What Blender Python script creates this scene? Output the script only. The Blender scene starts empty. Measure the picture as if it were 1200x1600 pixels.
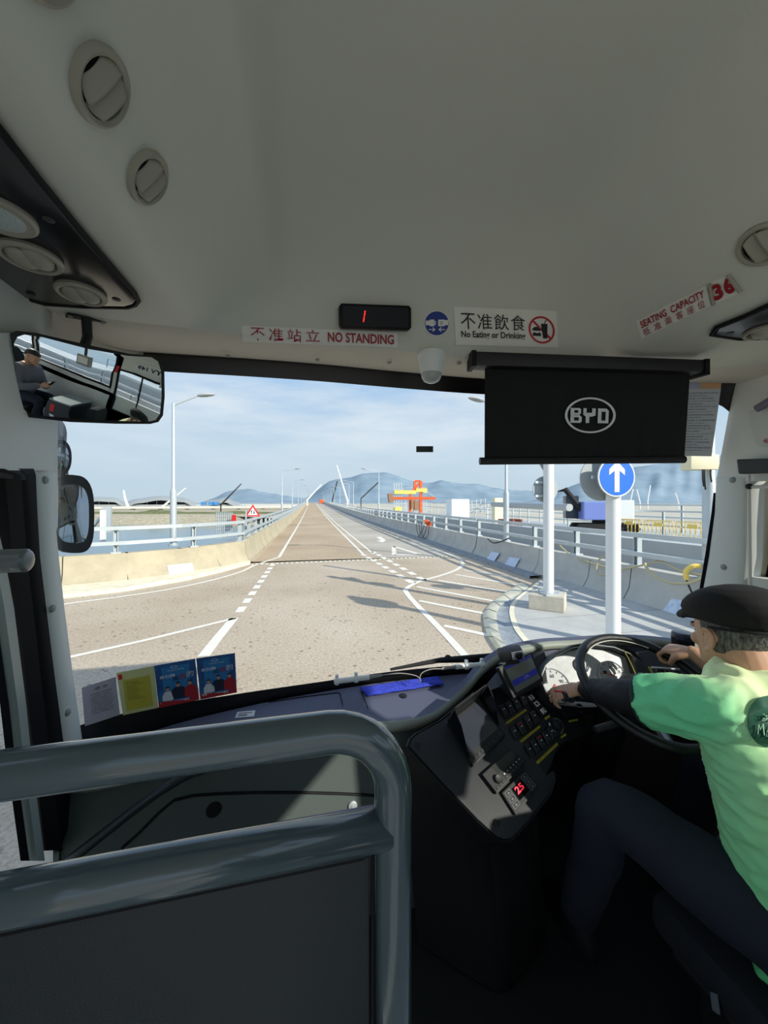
import bpy, bmesh, math, random
from mathutils import Vector, Matrix, noise
from mathutils.bvhtree import BVHTree
random.seed(7)
SC = bpy.context.scene
COL = SC.collection
R = math.radians

# ------------------------------------------------------------------ camera, sky, sun, exposure
F, CX, HY, EYE, TH = 580.0, 600.0, 786.0, 2.25, R(12.5)      # focal length in pixels, horizon row, eye height, camera yaw
cam_data = bpy.data.cameras.new('camera')
cam_data.sensor_fit = 'VERTICAL'
cam_data.sensor_height = 36.0
cam_data.lens = 36.0 * F / 1600.0
cam_data.shift_y = -(800.0 - HY) / 1600.0
cam_data.clip_start = 0.02
cam_data.clip_end = 20000
camera = bpy.data.objects.new('camera', cam_data)
camera.location = (0, 0, EYE)
camera.rotation_euler = (R(90), 0, -TH)
COL.objects.link(camera)
SC.camera = camera

SUN_EL = R(30.0)
SUN_DIR = Vector((-.637 * math.cos(SUN_EL), .771 * math.cos(SUN_EL), -math.sin(SUN_EL)))   # the way the light travels
sun_data = bpy.data.lights.new('sun', 'SUN')
sun_data.energy = 5.2
sun_data.angle = R(0.6)
sun_data.color = (1.0, .93, .82)
sun = bpy.data.objects.new('sun', sun_data)
sun.rotation_euler = SUN_DIR.to_track_quat('-Z', 'Y').to_euler()
sun.location = (10, -12, 12)
COL.objects.link(sun)

SC.view_settings.view_transform = 'Standard'
SC.view_settings.look = 'None'
SC.view_settings.gamma = 1.0
SC.view_settings.use_curve_mapping = False
SC.view_settings.exposure = 0.0
SC.cycles.max_bounces = 10
SC.cycles.diffuse_bounces = 5
SC.cycles.transparent_max_bounces = 24
SC.cycles.sample_clamp_indirect = 6.0
SC.cycles.caustics_reflective = False
SC.cycles.caustics_refractive = False


def lin(c):
    if max(c) > 1.0:
        c = [x / 255.0 for x in c]
        return tuple((x / 12.92 if x <= .04045 else ((x + .055) / 1.055) ** 2.4) for x in c)
    return tuple(c)


def build_world():
    w = bpy.data.worlds.new('sky')
    SC.world = w
    w.use_nodes = True
    nt = w.node_tree
    nt.nodes.clear()
    N = nt.nodes.new
    L = nt.links.new
    out = N('ShaderNodeOutputWorld')
    bg = N('ShaderNodeBackground')
    tc = N('ShaderNodeTexCoord')
    sep = N('ShaderNodeSeparateXYZ')
    L(tc.outputs['Generated'], sep.inputs[0])
    ramp = N('ShaderNodeValToRGB')
    e = ramp.color_ramp.elements
    e[0].position = 0.0
    e[0].color = (*lin((196, 215, 228)), 1)
    e[1].position = 1.0
    e[1].color = (*lin((96, 140, 205)), 1)
    m = e.new(.14)
    m.color = (*lin((198, 219, 236)), 1)
    m = e.new(.40)
    m.color = (*lin((160, 198, 240)), 1)
    L(sep.outputs['Z'], ramp.inputs[0])
    # thin high cloud, streaked sideways
    mp = N('ShaderNodeMapping')
    mp.inputs['Scale'].default_value = (1.1, 1.1, 5.0)
    mp.inputs['Rotation'].default_value = (0, R(8), R(20))
    L(tc.outputs['Generated'], mp.inputs[0])
    ns = N('ShaderNodeTexNoise')
    ns.inputs['Scale'].default_value = 2.1
    ns.inputs['Detail'].default_value = 7.0
    ns.inputs['Roughness'].default_value = .55
    L(mp.outputs[0], ns.inputs['Vector'])
    cr = N('ShaderNodeValToRGB')
    cr.color_ramp.elements[0].position = .40
    cr.color_ramp.elements[0].color = (0, 0, 0, 1)
    cr.color_ramp.elements[1].position = .64
    cr.color_ramp.elements[1].color = (1, 1, 1, 1)
    L(ns.outputs['Fac'], cr.inputs[0])
    band = N('ShaderNodeMapRange')
    band.inputs['From Min'].default_value = .03
    band.inputs['From Max'].default_value = .22
    band.inputs['To Max'].default_value = .85
    L(sep.outputs['Z'], band.inputs['Value'])
    mul = N('ShaderNodeMath')
    mul.operation = 'MULTIPLY'
    L(cr.outputs[0], mul.inputs[0])
    L(band.outputs[0], mul.inputs[1])
    mix = N('ShaderNodeMix')
    mix.data_type = 'RGBA'
    L(mul.outputs[0], mix.inputs['Factor'])
    L(ramp.outputs[0], mix.inputs[6])
    mix.inputs[7].default_value = (*lin((232, 240, 247)), 1)
    L(mix.outputs[2], bg.inputs['Color'])
    bg.inputs['Strength'].default_value = 1.0
    L(bg.outputs[0], out.inputs['Surface'])


build_world()

# ------------------------------------------------------------------ pixel rays (only used to measure where things stand)
_s, _c = math.sin(TH), math.cos(TH)
EYEV = Vector((0, 0, EYE))


def ray(px, py):
    u = (px - CX) / F
    return Vector((_s + u * _c, _c - u * _s, (HY - py) / F))     # one metre of depth along the view axis


def at_d(px, py, d): return EYEV + ray(px, py) * d
def at_z(px, py, z): r = ray(px, py); return EYEV + r * ((z - EYE) / r.z)
def at_x(px, py, x): r = ray(px, py); return EYEV + r * (x / r.x)
def at_y(px, py, y): r = ray(px, py); return EYEV + r * (y / r.y)


class Plane:
    def __init__(s, a, b, c):
        s.o = a
        s.n = (b - a).cross(c - a).normalized()
        if s.n.dot(EYEV - a) < 0:
            s.n = -s.n

    def hit(s, px, py):
        r = ray(px, py)
        t = (s.o - EYEV).dot(s.n) / r.dot(s.n)
        return EYEV + r * t, s.n

    def pt(s, px, py, off=0.0):
        p, n = s.hit(px, py)
        return p + n * off


class Skin:
    """a finished surface that stickers are laid on"""
    def __init__(s, *obs):
        bm = bmesh.new()
        for ob in obs:
            bm.from_mesh(ob.data)
        s.t = BVHTree.FromBMesh(bm)
        bm.free()

    def hit(s, px, py):
        r = ray(px, py).normalized()
        p, n, i, d = s.t.ray_cast(EYEV, r)
        if p is None:                                 # just past the edge: the nearest point of the surface
            best = None
            for k in range(60):
                q = EYEV + r * (.5 + k * .04)
                h = s.t.find_nearest(q)
                if best is None or h[3] < best[3]:
                    best = h
            p, n = best[0], best[1]
        if n.dot(r) > 0:
            n = -n
        return p, n

    def pt(s, px, py, off=0.0):
        p, n = s.hit(px, py)
        return p + n * off


def quadmap(surf, q, off=.002, flat=True):
    """(u, v) in the quad TL TR BR BL -> point on the surface; v runs upwards"""
    if flat:
        P = [surf.pt(x, y, off) for x, y in q]
        n = surf.hit(*q[0])[1]

        def f(u, v, lift=0.0):
            a = P[3].lerp(P[0], v)
            b = P[2].lerp(P[1], v)
            return a.lerp(b, u) + n * lift
    else:
        def f(u, v, lift=0.0):
            a = [q[3][i] + (q[0][i] - q[3][i]) * v for i in (0, 1)]
            b = [q[2][i] + (q[1][i] - q[2][i]) * v for i in (0, 1)]
            p, nn = surf.hit(a[0] + (b[0] - a[0]) * u, a[1] + (b[1] - a[1]) * u)
            return p + nn * (off + lift)
    return f


# ------------------------------------------------------------------ materials
MATS = {}


def mat(name, col, rough=.5, metal=0.0, spec=.5, var=0.0, vscale=6.0, col2=None, bump=0.0, bscale=80.0, coat=0.0, emit=None, estr=1.0, stretch=None):
    if name in MATS:
        return MATS[name]
    m = bpy.data.materials.new(name)
    m.use_nodes = True
    nt = m.node_tree
    b = nt.nodes['Principled BSDF']
    c = lin(col)
    b.inputs['Base Color'].default_value = (*c, 1)
    b.inputs['Roughness'].default_value = rough
    b.inputs['Metallic'].default_value = metal
    b.inputs['Specular IOR Level'].default_value = spec
    b.inputs['Coat Weight'].default_value = coat
    b.inputs['Coat Roughness'].default_value = .08
    N = nt.nodes.new
    L = nt.links.new
    if var or bump or col2:
        tc = N('ShaderNodeTexCoord')
        src = tc.outputs['Object']
        if stretch:
            mp = N('ShaderNodeMapping')
            mp.inputs['Scale'].default_value = stretch
            L(src, mp.inputs[0])
            src = mp.outputs[0]
    if var or col2:
        n = N('ShaderNodeTexNoise')
        n.inputs['Scale'].default_value = vscale
        n.inputs['Detail'].default_value = 6
        n.inputs['Roughness'].default_value = .65
        L(src, n.inputs['Vector'])
        mr = N('ShaderNodeMapRange')
        mr.inputs['From Min'].default_value = .36
        mr.inputs['From Max'].default_value = .64
        L(n.outputs['Fac'], mr.inputs['Value'])
        mx = N('ShaderNodeMix')
        mx.data_type = 'RGBA'
        c2 = lin(col2) if col2 else tuple(x * (1 - var) for x in c)
        mx.inputs[6].default_value = (*c, 1)
        mx.inputs[7].default_value = (*c2, 1)
        L(mr.outputs[0], mx.inputs['Factor'])
        L(mx.outputs[2], b.inputs['Base Color'])
    if bump:
        n2 = N('ShaderNodeTexNoise')
        n2.inputs['Scale'].default_value = bscale
        n2.inputs['Detail'].default_value = 4
        L(src, n2.inputs['Vector'])
        bp = N('ShaderNodeBump')
        bp.inputs['Strength'].default_value = bump
        bp.inputs['Distance'].default_value = .01
        L(n2.outputs['Fac'], bp.inputs['Height'])
        L(bp.outputs[0], b.inputs['Normal'])
    if emit:
        b.inputs['Emission Color'].default_value = (*lin(emit), 1)
        b.inputs['Emission Strength'].default_value = estr
    MATS[name] = m
    return m


def glass_mat(name, tint, gloss=.06, rough=.0):
    m = bpy.data.materials.new(name)
    m.use_nodes = True
    nt = m.node_tree
    nt.nodes.clear()
    N = nt.nodes.new
    L = nt.links.new
    out = N('ShaderNodeOutputMaterial')
    tr = N('ShaderNodeBsdfTransparent')
    tr.inputs[0].default_value = (*tint, 1)
    gl = N('ShaderNodeBsdfGlossy')
    gl.inputs['Roughness'].default_value = rough
    lw = N('ShaderNodeLayerWeight')
    lw.inputs['Blend'].default_value = .25
    mr = N('ShaderNodeMath')
    mr.operation = 'MULTIPLY'
    mr.inputs[1].default_value = gloss * 3
    L(lw.outputs['Fresnel'], mr.inputs[0])
    mx = N('ShaderNodeMixShader')
    L(mr.outputs[0], mx.inputs[0])
    L(tr.outputs[0], mx.inputs[1])
    L(gl.outputs[0], mx.inputs[2])
    L(mx.outputs[0], out.inputs['Surface'])
    return m


# ------------------------------------------------------------------ mesh building
_text_cache = {}


def text_geo(s, bold=0.0):
    k = (s, bold)
    if k in _text_cache:
        return _text_cache[k]
    cu = bpy.data.curves.new('lettering', 'FONT')
    cu.body = s
    cu.offset = bold
    cu.resolution_u = 3
    ob = bpy.data.objects.new('lettering', cu)
    COL.objects.link(ob)
    dg = bpy.context.evaluated_depsgraph_get()
    me = bpy.data.meshes.new_from_object(ob.evaluated_get(dg))
    vs = [(v.co.x, v.co.y) for v in me.vertices]
    fs = [tuple(p.vertices) for p in me.polygons]
    bpy.data.objects.remove(ob)
    bpy.data.curves.remove(cu)
    bpy.data.meshes.remove(me)
    x0 = min(v[0] for v in vs)
    x1 = max(v[0] for v in vs)
    y0 = min(v[1] for v in vs)
    y1 = max(v[1] for v in vs)
    g = ([((x - x0) / (x1 - x0), (y - y0) / (y1 - y0)) for x, y in vs], fs, (x1 - x0) / (y1 - y0))
    _text_cache[k] = g
    return g


def frame(o, x, y):
    """matrix with origin o, x axis x, y axis made square to it"""
    x = Vector(x).normalized()
    z = x.cross(Vector(y)).normalized()
    y = z.cross(x)
    M = Matrix((x, y, z)).transposed().to_4x4()
    M.translation = Vector(o)
    return M


class MB:
    def __init__(s):
        s.bm = bmesh.new()

    def vs(s, pts): return [s.bm.verts.new(Vector(p)) for p in pts]

    def face(s, pts):
        return s.bm.faces.new(s.vs(pts))

    def box(s, c, size, M=None, rz=0.0):
        c = Vector(c)
        h = Vector(size) / 2
        P = []
        for dz in (-1, 1):
            for dx, dy in ((-1, -1), (1, -1), (1, 1), (-1, 1)):
                v = Vector((dx * h.x, dy * h.y, dz * h.z))
                if rz:
                    v = Matrix.Rotation(rz, 3, 'Z') @ v
                v = v + c
                P.append(M @ v if M else v)
        v = s.vs(P)
        for f in ((3, 2, 1, 0), (4, 5, 6, 7), (0, 1, 5, 4), (1, 2, 6, 5), (2, 3, 7, 6), (3, 0, 4, 7)):
            s.bm.faces.new([v[i] for i in f])
        return s

    def prism(s, poly, vec):
        vec = Vector(vec)
        a = s.vs(poly)
        b = s.vs([Vector(p) + vec for p in poly])
        n = len(a)
        s.bm.faces.new(a[::-1])
        s.bm.faces.new(b)
        for i in range(n):
            s.bm.faces.new((a[i], a[(i + 1) % n], b[(i + 1) % n], b[i]))
        return s

    def rings(s, rings, caps=True, close=False):
        V = [s.vs(r) for r in rings]
        n = len(V[0])
        k = len(V)
        for i in range(k if close else k - 1):
            A, B = V[i], V[(i + 1) % k]
            for j in range(n):
                s.bm.faces.new((A[j], A[(j + 1) % n], B[(j + 1) % n], B[j]))
        if caps and not close:
            s.bm.faces.new(V[0][::-1])
            s.bm.faces.new(V[-1])
        return s

    def tube(s, pts, r, seg=10, caps=True, close=False, square=False):
        pts = [Vector(p) for p in pts]
        n = len(pts)
        rr = r if isinstance(r, (list, tuple)) else [r] * n
        up = None
        out = []
        for i, p in enumerate(pts):
            a = pts[i - 1] if (i > 0 or close) else p
            b = pts[(i + 1) % n] if (i < n - 1 or close) else p
            t = (b - a).normalized()
            if up is None:
                up = Vector((0, 0, 1)) if abs(t.z) < .9 else Vector((1, 0, 0))
            x = t.cross(up).normalized()
            up = x.cross(t).normalized()
            ring = []
            for j in range(seg):
                an = 2 * math.pi * (j + (.5 if square else 0)) / seg
                ring.append(p + x * math.cos(an) * rr[i] + up * math.sin(an) * rr[i])
            out.append(ring)
        return s.rings(out, caps, close)

    def lathe(s, o, axis, prof, seg=20, sx=1.0, xdir=None):
        axis = Vector(axis).normalized()
        x = Vector(xdir) if xdir else axis.orthogonal()
        x = (x - axis * x.dot(axis)).normalized()
        y = axis.cross(x)
        o = Vector(o)
        rings = []
        for r, h in prof:
            rings.append([o + axis * h + x * (math.cos(2 * math.pi * j / seg) * r * sx) + y * (math.sin(2 * math.pi * j / seg) * r) for j in range(seg)])
        return s.rings(rings, True)

    def grid(s, rows, close=False):
        V = [s.vs(r) for r in rows]
        for i in range(len(V) - 1):
            n = len(V[i])
            for j in range(n if close else n - 1):
                s.bm.faces.new((V[i][j], V[i][(j + 1) % n], V[i + 1][(j + 1) % n], V[i + 1][j]))
        return s

    def sheet(s, f, u0=0, v0=0, u1=1, v1=1, nu=1, nv=1, lift=0.0):
        rows = [[f(u0 + (u1 - u0) * i / nu, v0 + (v1 - v0) * j / nv, lift) for i in range(nu + 1)] for j in range(nv + 1)]
        return s.grid(rows)

    def slab(s, f, u0=0, v0=0, u1=1, v1=1, h=.004):
        lo = [f(u0, v0, 0), f(u1, v0, 0), f(u1, v1, 0), f(u0, v1, 0)]
        up = [f(u0, v0, h), f(u1, v0, h), f(u1, v1, h), f(u0, v1, h)]
        a, b = s.vs(lo), s.vs(up)
        s.bm.faces.new(a[::-1])
        s.bm.faces.new(b)
        for i in range(4):
            s.bm.faces.new((a[i], a[(i + 1) % 4], b[(i + 1) % 4], b[i]))
        return s

    def poly(s, f, pts, lift=0.0):
        return s.face([f(u, v, lift) for u, v in pts])

    def text(s, txt, f, u0, v0, u1, v1, lift=.001, bold=0.0):
        V, Fc, asp = text_geo(txt, bold)
        vv = s.vs([f(u0 + (u1 - u0) * x, v0 + (v1 - v0) * y, lift) for x, y in V])
        for fc in Fc:
            try:
                s.bm.faces.new([vv[i] for i in fc])
            except ValueError:
                pass
        return s

    def ring(s, f, cu, cv, ru, rv, wu, wv, lift=0.0, seg=28, a0=0, a1=360):
        rows = [[], []]
        for i in range(seg + 1):
            a = R(a0 + (a1 - a0) * i / seg)
            rows[0].append(f(cu + ru * math.cos(a), cv + rv * math.sin(a), lift))
            rows[1].append(f(cu + (ru - wu) * math.cos(a), cv + (rv - wv) * math.sin(a), lift))
        return s.grid(rows)

    def disc(s, f, cu, cv, ru, rv, lift=0.0, seg=24):
        return s.face([f(cu + ru * math.cos(2 * math.pi * i / seg), cv + rv * math.sin(2 * math.pi * i / seg), lift) for i in range(seg)])

    def ball(s, c, r, M=None, seg=14, rows=9):
        c = Vector(c)
        r = Vector(r) if hasattr(r, '__len__') else Vector((r, r, r))
        rr = []
        for i in range(rows + 1):
            a = math.pi * i / rows
            a = min(max(a, .03), math.pi - .03)
            rr.append([])
            for j in range(seg):
                b = 2 * math.pi * j / seg
                v = Vector((r.x * math.sin(a) * math.cos(b), r.y * math.sin(a) * math.sin(b), -r.z * math.cos(a)))
                rr[-1].append(c + (M @ v if M else v))
        return s.rings(rr, True)

    def build(s, name, m, parent=None, smooth=35, bevel=0.0, subsurf=0, solid=0.0):
        bm = s.bm
        if solid:
            bmesh.ops.recalc_face_normals(bm, faces=bm.faces)
        else:
            bmesh.ops.recalc_face_normals(bm, faces=bm.faces)
        if bevel:
            ed = [e for e in bm.edges if len(e.link_faces) == 2 and e.calc_face_angle(0) > .5]
            if ed:
                bmesh.ops.bevel(bm, geom=ed, offset=bevel, segments=2, affect='EDGES', profile=.6, clamp_overlap=True)
        me = bpy.data.meshes.new(name)
        bm.to_mesh(me)
        bm.free()
        ob = bpy.data.objects.new(name, me)
        me.materials.append(m)
        COL.objects.link(ob)
        if smooth:
            for p in me.polygons:
                p.use_smooth = True
            me.set_sharp_from_angle(angle=R(smooth))
        if solid:
            md = ob.modifiers.new('thickness', 'SOLIDIFY')
            md.thickness = solid
            md.offset = -1
        if subsurf:
            md = ob.modifiers.new('smooth', 'SUBSURF')
            md.levels = md.render_levels = subsurf
        if parent is not None:
            ob.parent = parent
            ob.matrix_parent_inverse = parent.matrix_basis.inverted()
        return ob


def tag(o, label, cat, group=None):
    o['label'] = label
    o['category'] = cat
    if group:
        o['group'] = group
    return o


def thing(name, label, cat, loc=(0, 0, 0), group=None):
    o = bpy.data.objects.new(name, None)
    o.empty_display_size = .1
    COL.objects.link(o)
    o.location = loc
    return tag(o, label, cat, group)


def struct(o):
    o['kind'] = 'structure'
    return o


def copy_tree(root, loc=None):
    r = root.copy()
    COL.objects.link(r)
    if loc is not None:
        r.location = loc
    for ch in list(root.children):
        c = ch.copy()
        COL.objects.link(c)
        c.parent = r
        for g in ch.children:
            d = g.copy()
            COL.objects.link(d)
            d.parent = c
    return r
# ------------------------------------------------------------------ materials of the place outside
M_conc = mat('concrete', (186, 177, 152), .9, var=.22, vscale=1.3, bump=.25, bscale=30)
M_concg = mat('grey_concrete', (196, 196, 190), .9, var=.18, vscale=1.1, bump=.25, bscale=30)
M_joint = mat('joint_filler', (70, 66, 60), .95)
M_paint = mat('road_paint', (240, 236, 222), .7, var=.12, vscale=9)
M_pave = mat('pavement', (190, 192, 188), .9, var=.15, vscale=2, bump=.2, bscale=40)
M_kerby = mat('kerb_concrete', (240, 233, 206), .9, var=.2, vscale=4)
M_gutter = mat('gutter_concrete', (158, 166, 172), .8, var=.3, vscale=5)
M_galv = mat('galvanised_steel', (196, 206, 210), .45, metal=.35, var=.08, vscale=3)
M_white = mat('white_paint', (232, 236, 236), .5)
M_signgrey = mat('sign_back_grey', (168, 176, 178), .55, metal=.2)
M_signblue = mat('sign_blue', (20, 110, 215), .45)
M_signred = mat('sign_red', (215, 40, 40), .45)
M_black = mat('black_paint', (18, 18, 20), .5)
M_water = mat('sea_water', (64, 112, 132), .12, spec=.5, bump=.35, bscale=.8, var=.25, vscale=.05)
M_rock = mat('revetment_rock', (196, 186, 158), .95, var=.45, vscale=.9, bump=.6, bscale=2)
M_scrub = mat('scrub', (120, 126, 84), .95, var=.4, vscale=.5)
M_hill = mat('hazed_hill', (138, 158, 172), .95, col2=(118, 142, 158), vscale=.004)  # distance haze is put into the blue grey hill colour
M_orange = mat('orange_steel', (232, 98, 44), .5)
M_yellow = mat('yellow_plastic', (250, 216, 110), .55)
M_crblue = mat('machine_blue', (122, 140, 206), .45)
M_dark = mat('dark_rubber', (34, 34, 36), .8)
M_roofgrey = mat('roof_sheet', (160, 166, 168), .5, var=.1, vscale=.05)
M_glassfar = mat('facade_glass', (52, 62, 74), .25)
M_cable = mat('cable_sheath', (52, 50, 48), .7)
M_hose = mat('pale_hose', (196, 186, 150), .7)
M_cream = mat('cream_box', (232, 224, 190), .5)


def asphalt(name='asphalt', ca=(182, 166, 144), cb=(208, 195, 175)):
    m = mat(name, (196, 180, 160), .92, spec=.25)
    nt = m.node_tree
    b = nt.nodes['Principled BSDF']
    N, L = nt.nodes.new, nt.links.new
    tc = N('ShaderNodeTexCoord')
    n1 = N('ShaderNodeTexNoise')
    n1.inputs['Scale'].default_value = .22
    n1.inputs['Detail'].default_value = 5
    n2 = N('ShaderNodeTexNoise')
    n2.inputs['Scale'].default_value = 26
    n2.inputs['Detail'].default_value = 6
    n2.inputs['Roughness'].default_value = .7
    vo = N('ShaderNodeTexVoronoi')
    vo.inputs['Scale'].default_value = 7
    vo.inputs['Randomness'].default_value = 1
    vn = N('ShaderNodeTexNoise')
    vn.inputs['Scale'].default_value = 1.6
    for n in (n1, n2, vo, vn):
        L(tc.outputs['Object'], n.inputs['Vector'])
    r1 = N('ShaderNodeValToRGB')
    r1.color_ramp.elements[0].position = .35
    r1.color_ramp.elements[0].color = (*lin(ca), 1)
    r1.color_ramp.elements[1].position = .68
    r1.color_ramp.elements[1].color = (*lin(cb), 1)
    L(n1.outputs['Fac'], r1.inputs[0])
    r2 = N('ShaderNodeMapRange')
    r2.inputs['From Min'].default_value = .30
    r2.inputs['From Max'].default_value = .58
    r2.inputs['To Min'].default_value = .58
    r2.inputs['To Max'].default_value = 1.06
    L(n2.outputs['Fac'], r2.inputs['Value'])
    # dark pits in the worn surface
    pit = N('ShaderNodeMapRange')
    pit.inputs['From Min'].default_value = .07
    pit.inputs['From Max'].default_value = .26
    pit.inputs['To Min'].default_value = .34
    pit.inputs['To Max'].default_value = 1.0
    L(vo.outputs['Distance'], pit.inputs['Value'])
    mn = N('ShaderNodeMapRange')
    mn.inputs['From Min'].default_value = .36
    mn.inputs['From Max'].default_value = .6
    L(vn.outputs['Fac'], mn.inputs['Value'])
    pm = N('ShaderNodeMix')
    pm.data_type = 'FLOAT'
    L(mn.outputs[0], pm.inputs[0])
    pm.inputs[2].default_value = 1.0
    L(pit.outputs[0], pm.inputs[3])
    m1 = N('ShaderNodeMath')
    m1.operation = 'MULTIPLY'
    L(r2.outputs[0], m1.inputs[0])
    L(pm.outputs[0], m1.inputs[1])
    mx = N('ShaderNodeVectorMath')
    mx.operation = 'SCALE'
    L(r1.outputs[0], mx.inputs[0])
    L(m1.outputs[0], mx.inputs['Scale'])
    L(mx.outputs[0], b.inputs['Base Color'])
    return m


M_asph = asphalt()


# ------------------------------------------------------------------ road
def zr(y):
    """height of the carriageway: flat here, then climbing to a crest and down again"""
    if y < 30:
        return 0.0
    t = min((y - 30) / 40.0, 1.0)
    z = .0125 * (20 * t * t if t < 1 else 20 + (y - 70))
    if y > 220:
        u = y - 220
        z -= .00013 * u * u
    return z


def xr(y): return 7.0 + .0255 * max(y - 10, 0)
def xl(y): return -1.9 + .0255 * (y - 14.65)


G = lambda px, py: at_z(px, py, 0.0)
nearleft = [G(388, 882), G(345, 890), G(290, 900), G(200, 912), G(95, 922)]
nearleft[0] = Vector((xl(14.6), 14.6, 0))
d_ = (nearleft[-1] - nearleft[-2]).normalized()
nearleft += [nearleft[-1] + d_ * 3, nearleft[-1] + d_ * 9 + Vector((0, -.6, 0)), nearleft[-1] + d_ * 22 + Vector((0, -3, 0))]

mb = MB()
poly = [Vector((9, -26, 0)), Vector((9, 14.65, 0))] + [v + Vector((-.3 if i == 0 else 0, .4, 0)) for i, v in enumerate(nearleft)] + [Vector((-30, -26, 0))]
mb.prism(poly, (0, 0, -.6))
ys = [14.65, 20, 30] + [30 + 5 * i for i in range(1, 9)] + [80 + 10 * i for i in range(0, 15)] + [222 + 4 * i for i in range(0, 40)]
rows = [[(xl(y) - .3, y, zr(y)), (xl(y) + 3, y, zr(y)), (xr(y) - 3, y, zr(y)), (xr(y) + 1.6, y, zr(y))] for y in ys]
mb.grid(rows)
road = struct(mb.build('road', M_asph, smooth=0))


def stripe(pts, w, name='lane_line', z=.006, m=None):
    """a painted line along ground points"""
    b = MB()
    P = [Vector(p) for p in pts]
    rr = [[], []]
    for i, p in enumerate(P):
        t = (P[min(i + 1, len(P) - 1)] - P[max(i - 1, 0)])
        t.z = 0
        n = Vector((-t.y, t.x, 0)).normalized() * w / 2
        for k, q in enumerate((p + n, p - n)):
            rr[k].append((q.x, q.y, zr(q.y) + z))
    b.grid(rr)
    return struct(b.build(name, m or M_paint, road, smooth=0))


def smooth_path(P, n=6):
    out = []
    P = [Vector(p) for p in P]
    for i in range(len(P) - 1):
        p0, p1, p2, p3 = P[max(i - 1, 0)], P[i], P[i + 1], P[min(i + 2, len(P) - 1)]
        for k in range(n):
            t = k / n
            out.append(.5 * ((2 * p1) + (p2 - p0) * t + (2 * p0 - 5 * p1 + 4 * p2 - p3) * t * t + (3 * p1 - p0 - 3 * p2 + p3) * t ** 3))
    return out + [P[-1]]


for a_, c_, m_ in ((.1, 4.4, asphalt('brown_asphalt', (180, 160, 134), (200, 181, 154))), (5.1, None, asphalt('grey_asphalt', (178, 170, 156), (202, 196, 184)))):
    b = MB()
    b.grid([[(xl(y) + a_, y, zr(y) + .003), ((xl(y) + c_) if c_ else xr(y) - .45, y, zr(y) + .003)] for y in (14.9, 20, 26, 30, 35, 40, 45, 50, 55, 60, 65, 70, 80, 100, 130, 160, 190, 220)])
    struct(b.build('lane_surface', m_, road, smooth=0))
yy = [16, 20, 26, 32] + [40 + 8 * i for i in range(24)] + [232 + 6 * i for i in range(14)]
left_line = [Vector((xl(y) + .95, y, 0)) for y in yy]
stripe(smooth_path([G(60, 951), G(110, 943), G(200, 931), G(270, 920), G(330, 907), G(375, 894), G(396, 884)], 5) + left_line[:1], .12, 'edge_line')
stripe(left_line, .13, 'edge_line')
stripe([Vector((xr(y) - .62, y, 0)) for y in yy[1:]], .12, 'edge_line')
stripe([Vector((xl(y) + 4.5, y, 0)) for y in yy], .12, 'centre_line')
stripe([Vector((xl(y) + 4.95, y, 0)) for y in yy], .12, 'centre_line')
# double broken lines in front of the solid ones
for (a, b_) in (((566, 866), (650, 914)), ((582, 862), (668, 910))):
    A, B = G(*a), G(*b_)
    n = 8
    for i in range(n):
        stripe([A.lerp(B, (i + .1) / n), A.lerp(B, (i + .70) / n)], .21, 'lane_dash')
A, B = G(427, 881), G(370, 962)
for i in range(9):
    stripe([A.lerp(B, (i + .1) / 9), A.lerp(B, (i + .7) / 9)], .17, 'lane_dash')
stripe([G(366, 966), G(341, 996), G(318, 1026)], .17)
stripe([G(60, 1040), G(110, 1027), G(230, 1000), G(368, 966)], .11)
stripe(smooth_path([G(735, 1034), G(690, 985), G(650, 944), G(635, 926), G(636, 919), G(655, 909), G(690, 899), G(714, 890), G(723, 881), G(717, 873), G(700, 866), G(672, 857), G(640, 846)], 5), .13, 'edge_line')
for a, b_ in (((726, 891), (809, 904)), ((712, 898), (806, 914)), ((684, 907), (792, 925)), ((651, 917), (774, 940)), ((655, 939), (757, 959)), ((694, 978), (768, 994))):
    stripe([G(*a), G(*b_)], .13, 'hatch_line')
# movement joint across the carriageway
A, B = G(393, 882), G(716, 869)
stripe([A, B], .30, 'joint_strip', .004, M_kerby)
b = MB()
for i in range(46):
    p = A.lerp(B, (i + .3) / 46)
    q = A.lerp(B, (i + .75) / 46)
    t = (B - A).normalized()
    n = Vector((-t.y, t.x, 0)) * .055
    b.face([p + n + Vector((0, 0, .009)), p - n + Vector((0, 0, .009)), q - n + Vector((0, 0, .009)), q + n + Vector((0, 0, .009))])
struct(b.build('joint_teeth', M_joint, road, smooth=0))
# give way triangle and bent arrow, painted on the slip lane
tri = [G(615, 854), G(616, 867), G(655, 866)]
for i in range(3):
    stripe([tri[i], tri[(i + 1) % 3]], .2, 'give_way_triangle')
b = MB()
b.face([p + Vector((0, 0, .006)) for p in (G(588, 839.5), G(595, 838.5), G(603, 844.5), G(598, 847.5), G(588, 845.5), G(595, 844.2))])
struct(b.build('turn_arrow', M_paint, road, smooth=0))

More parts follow.
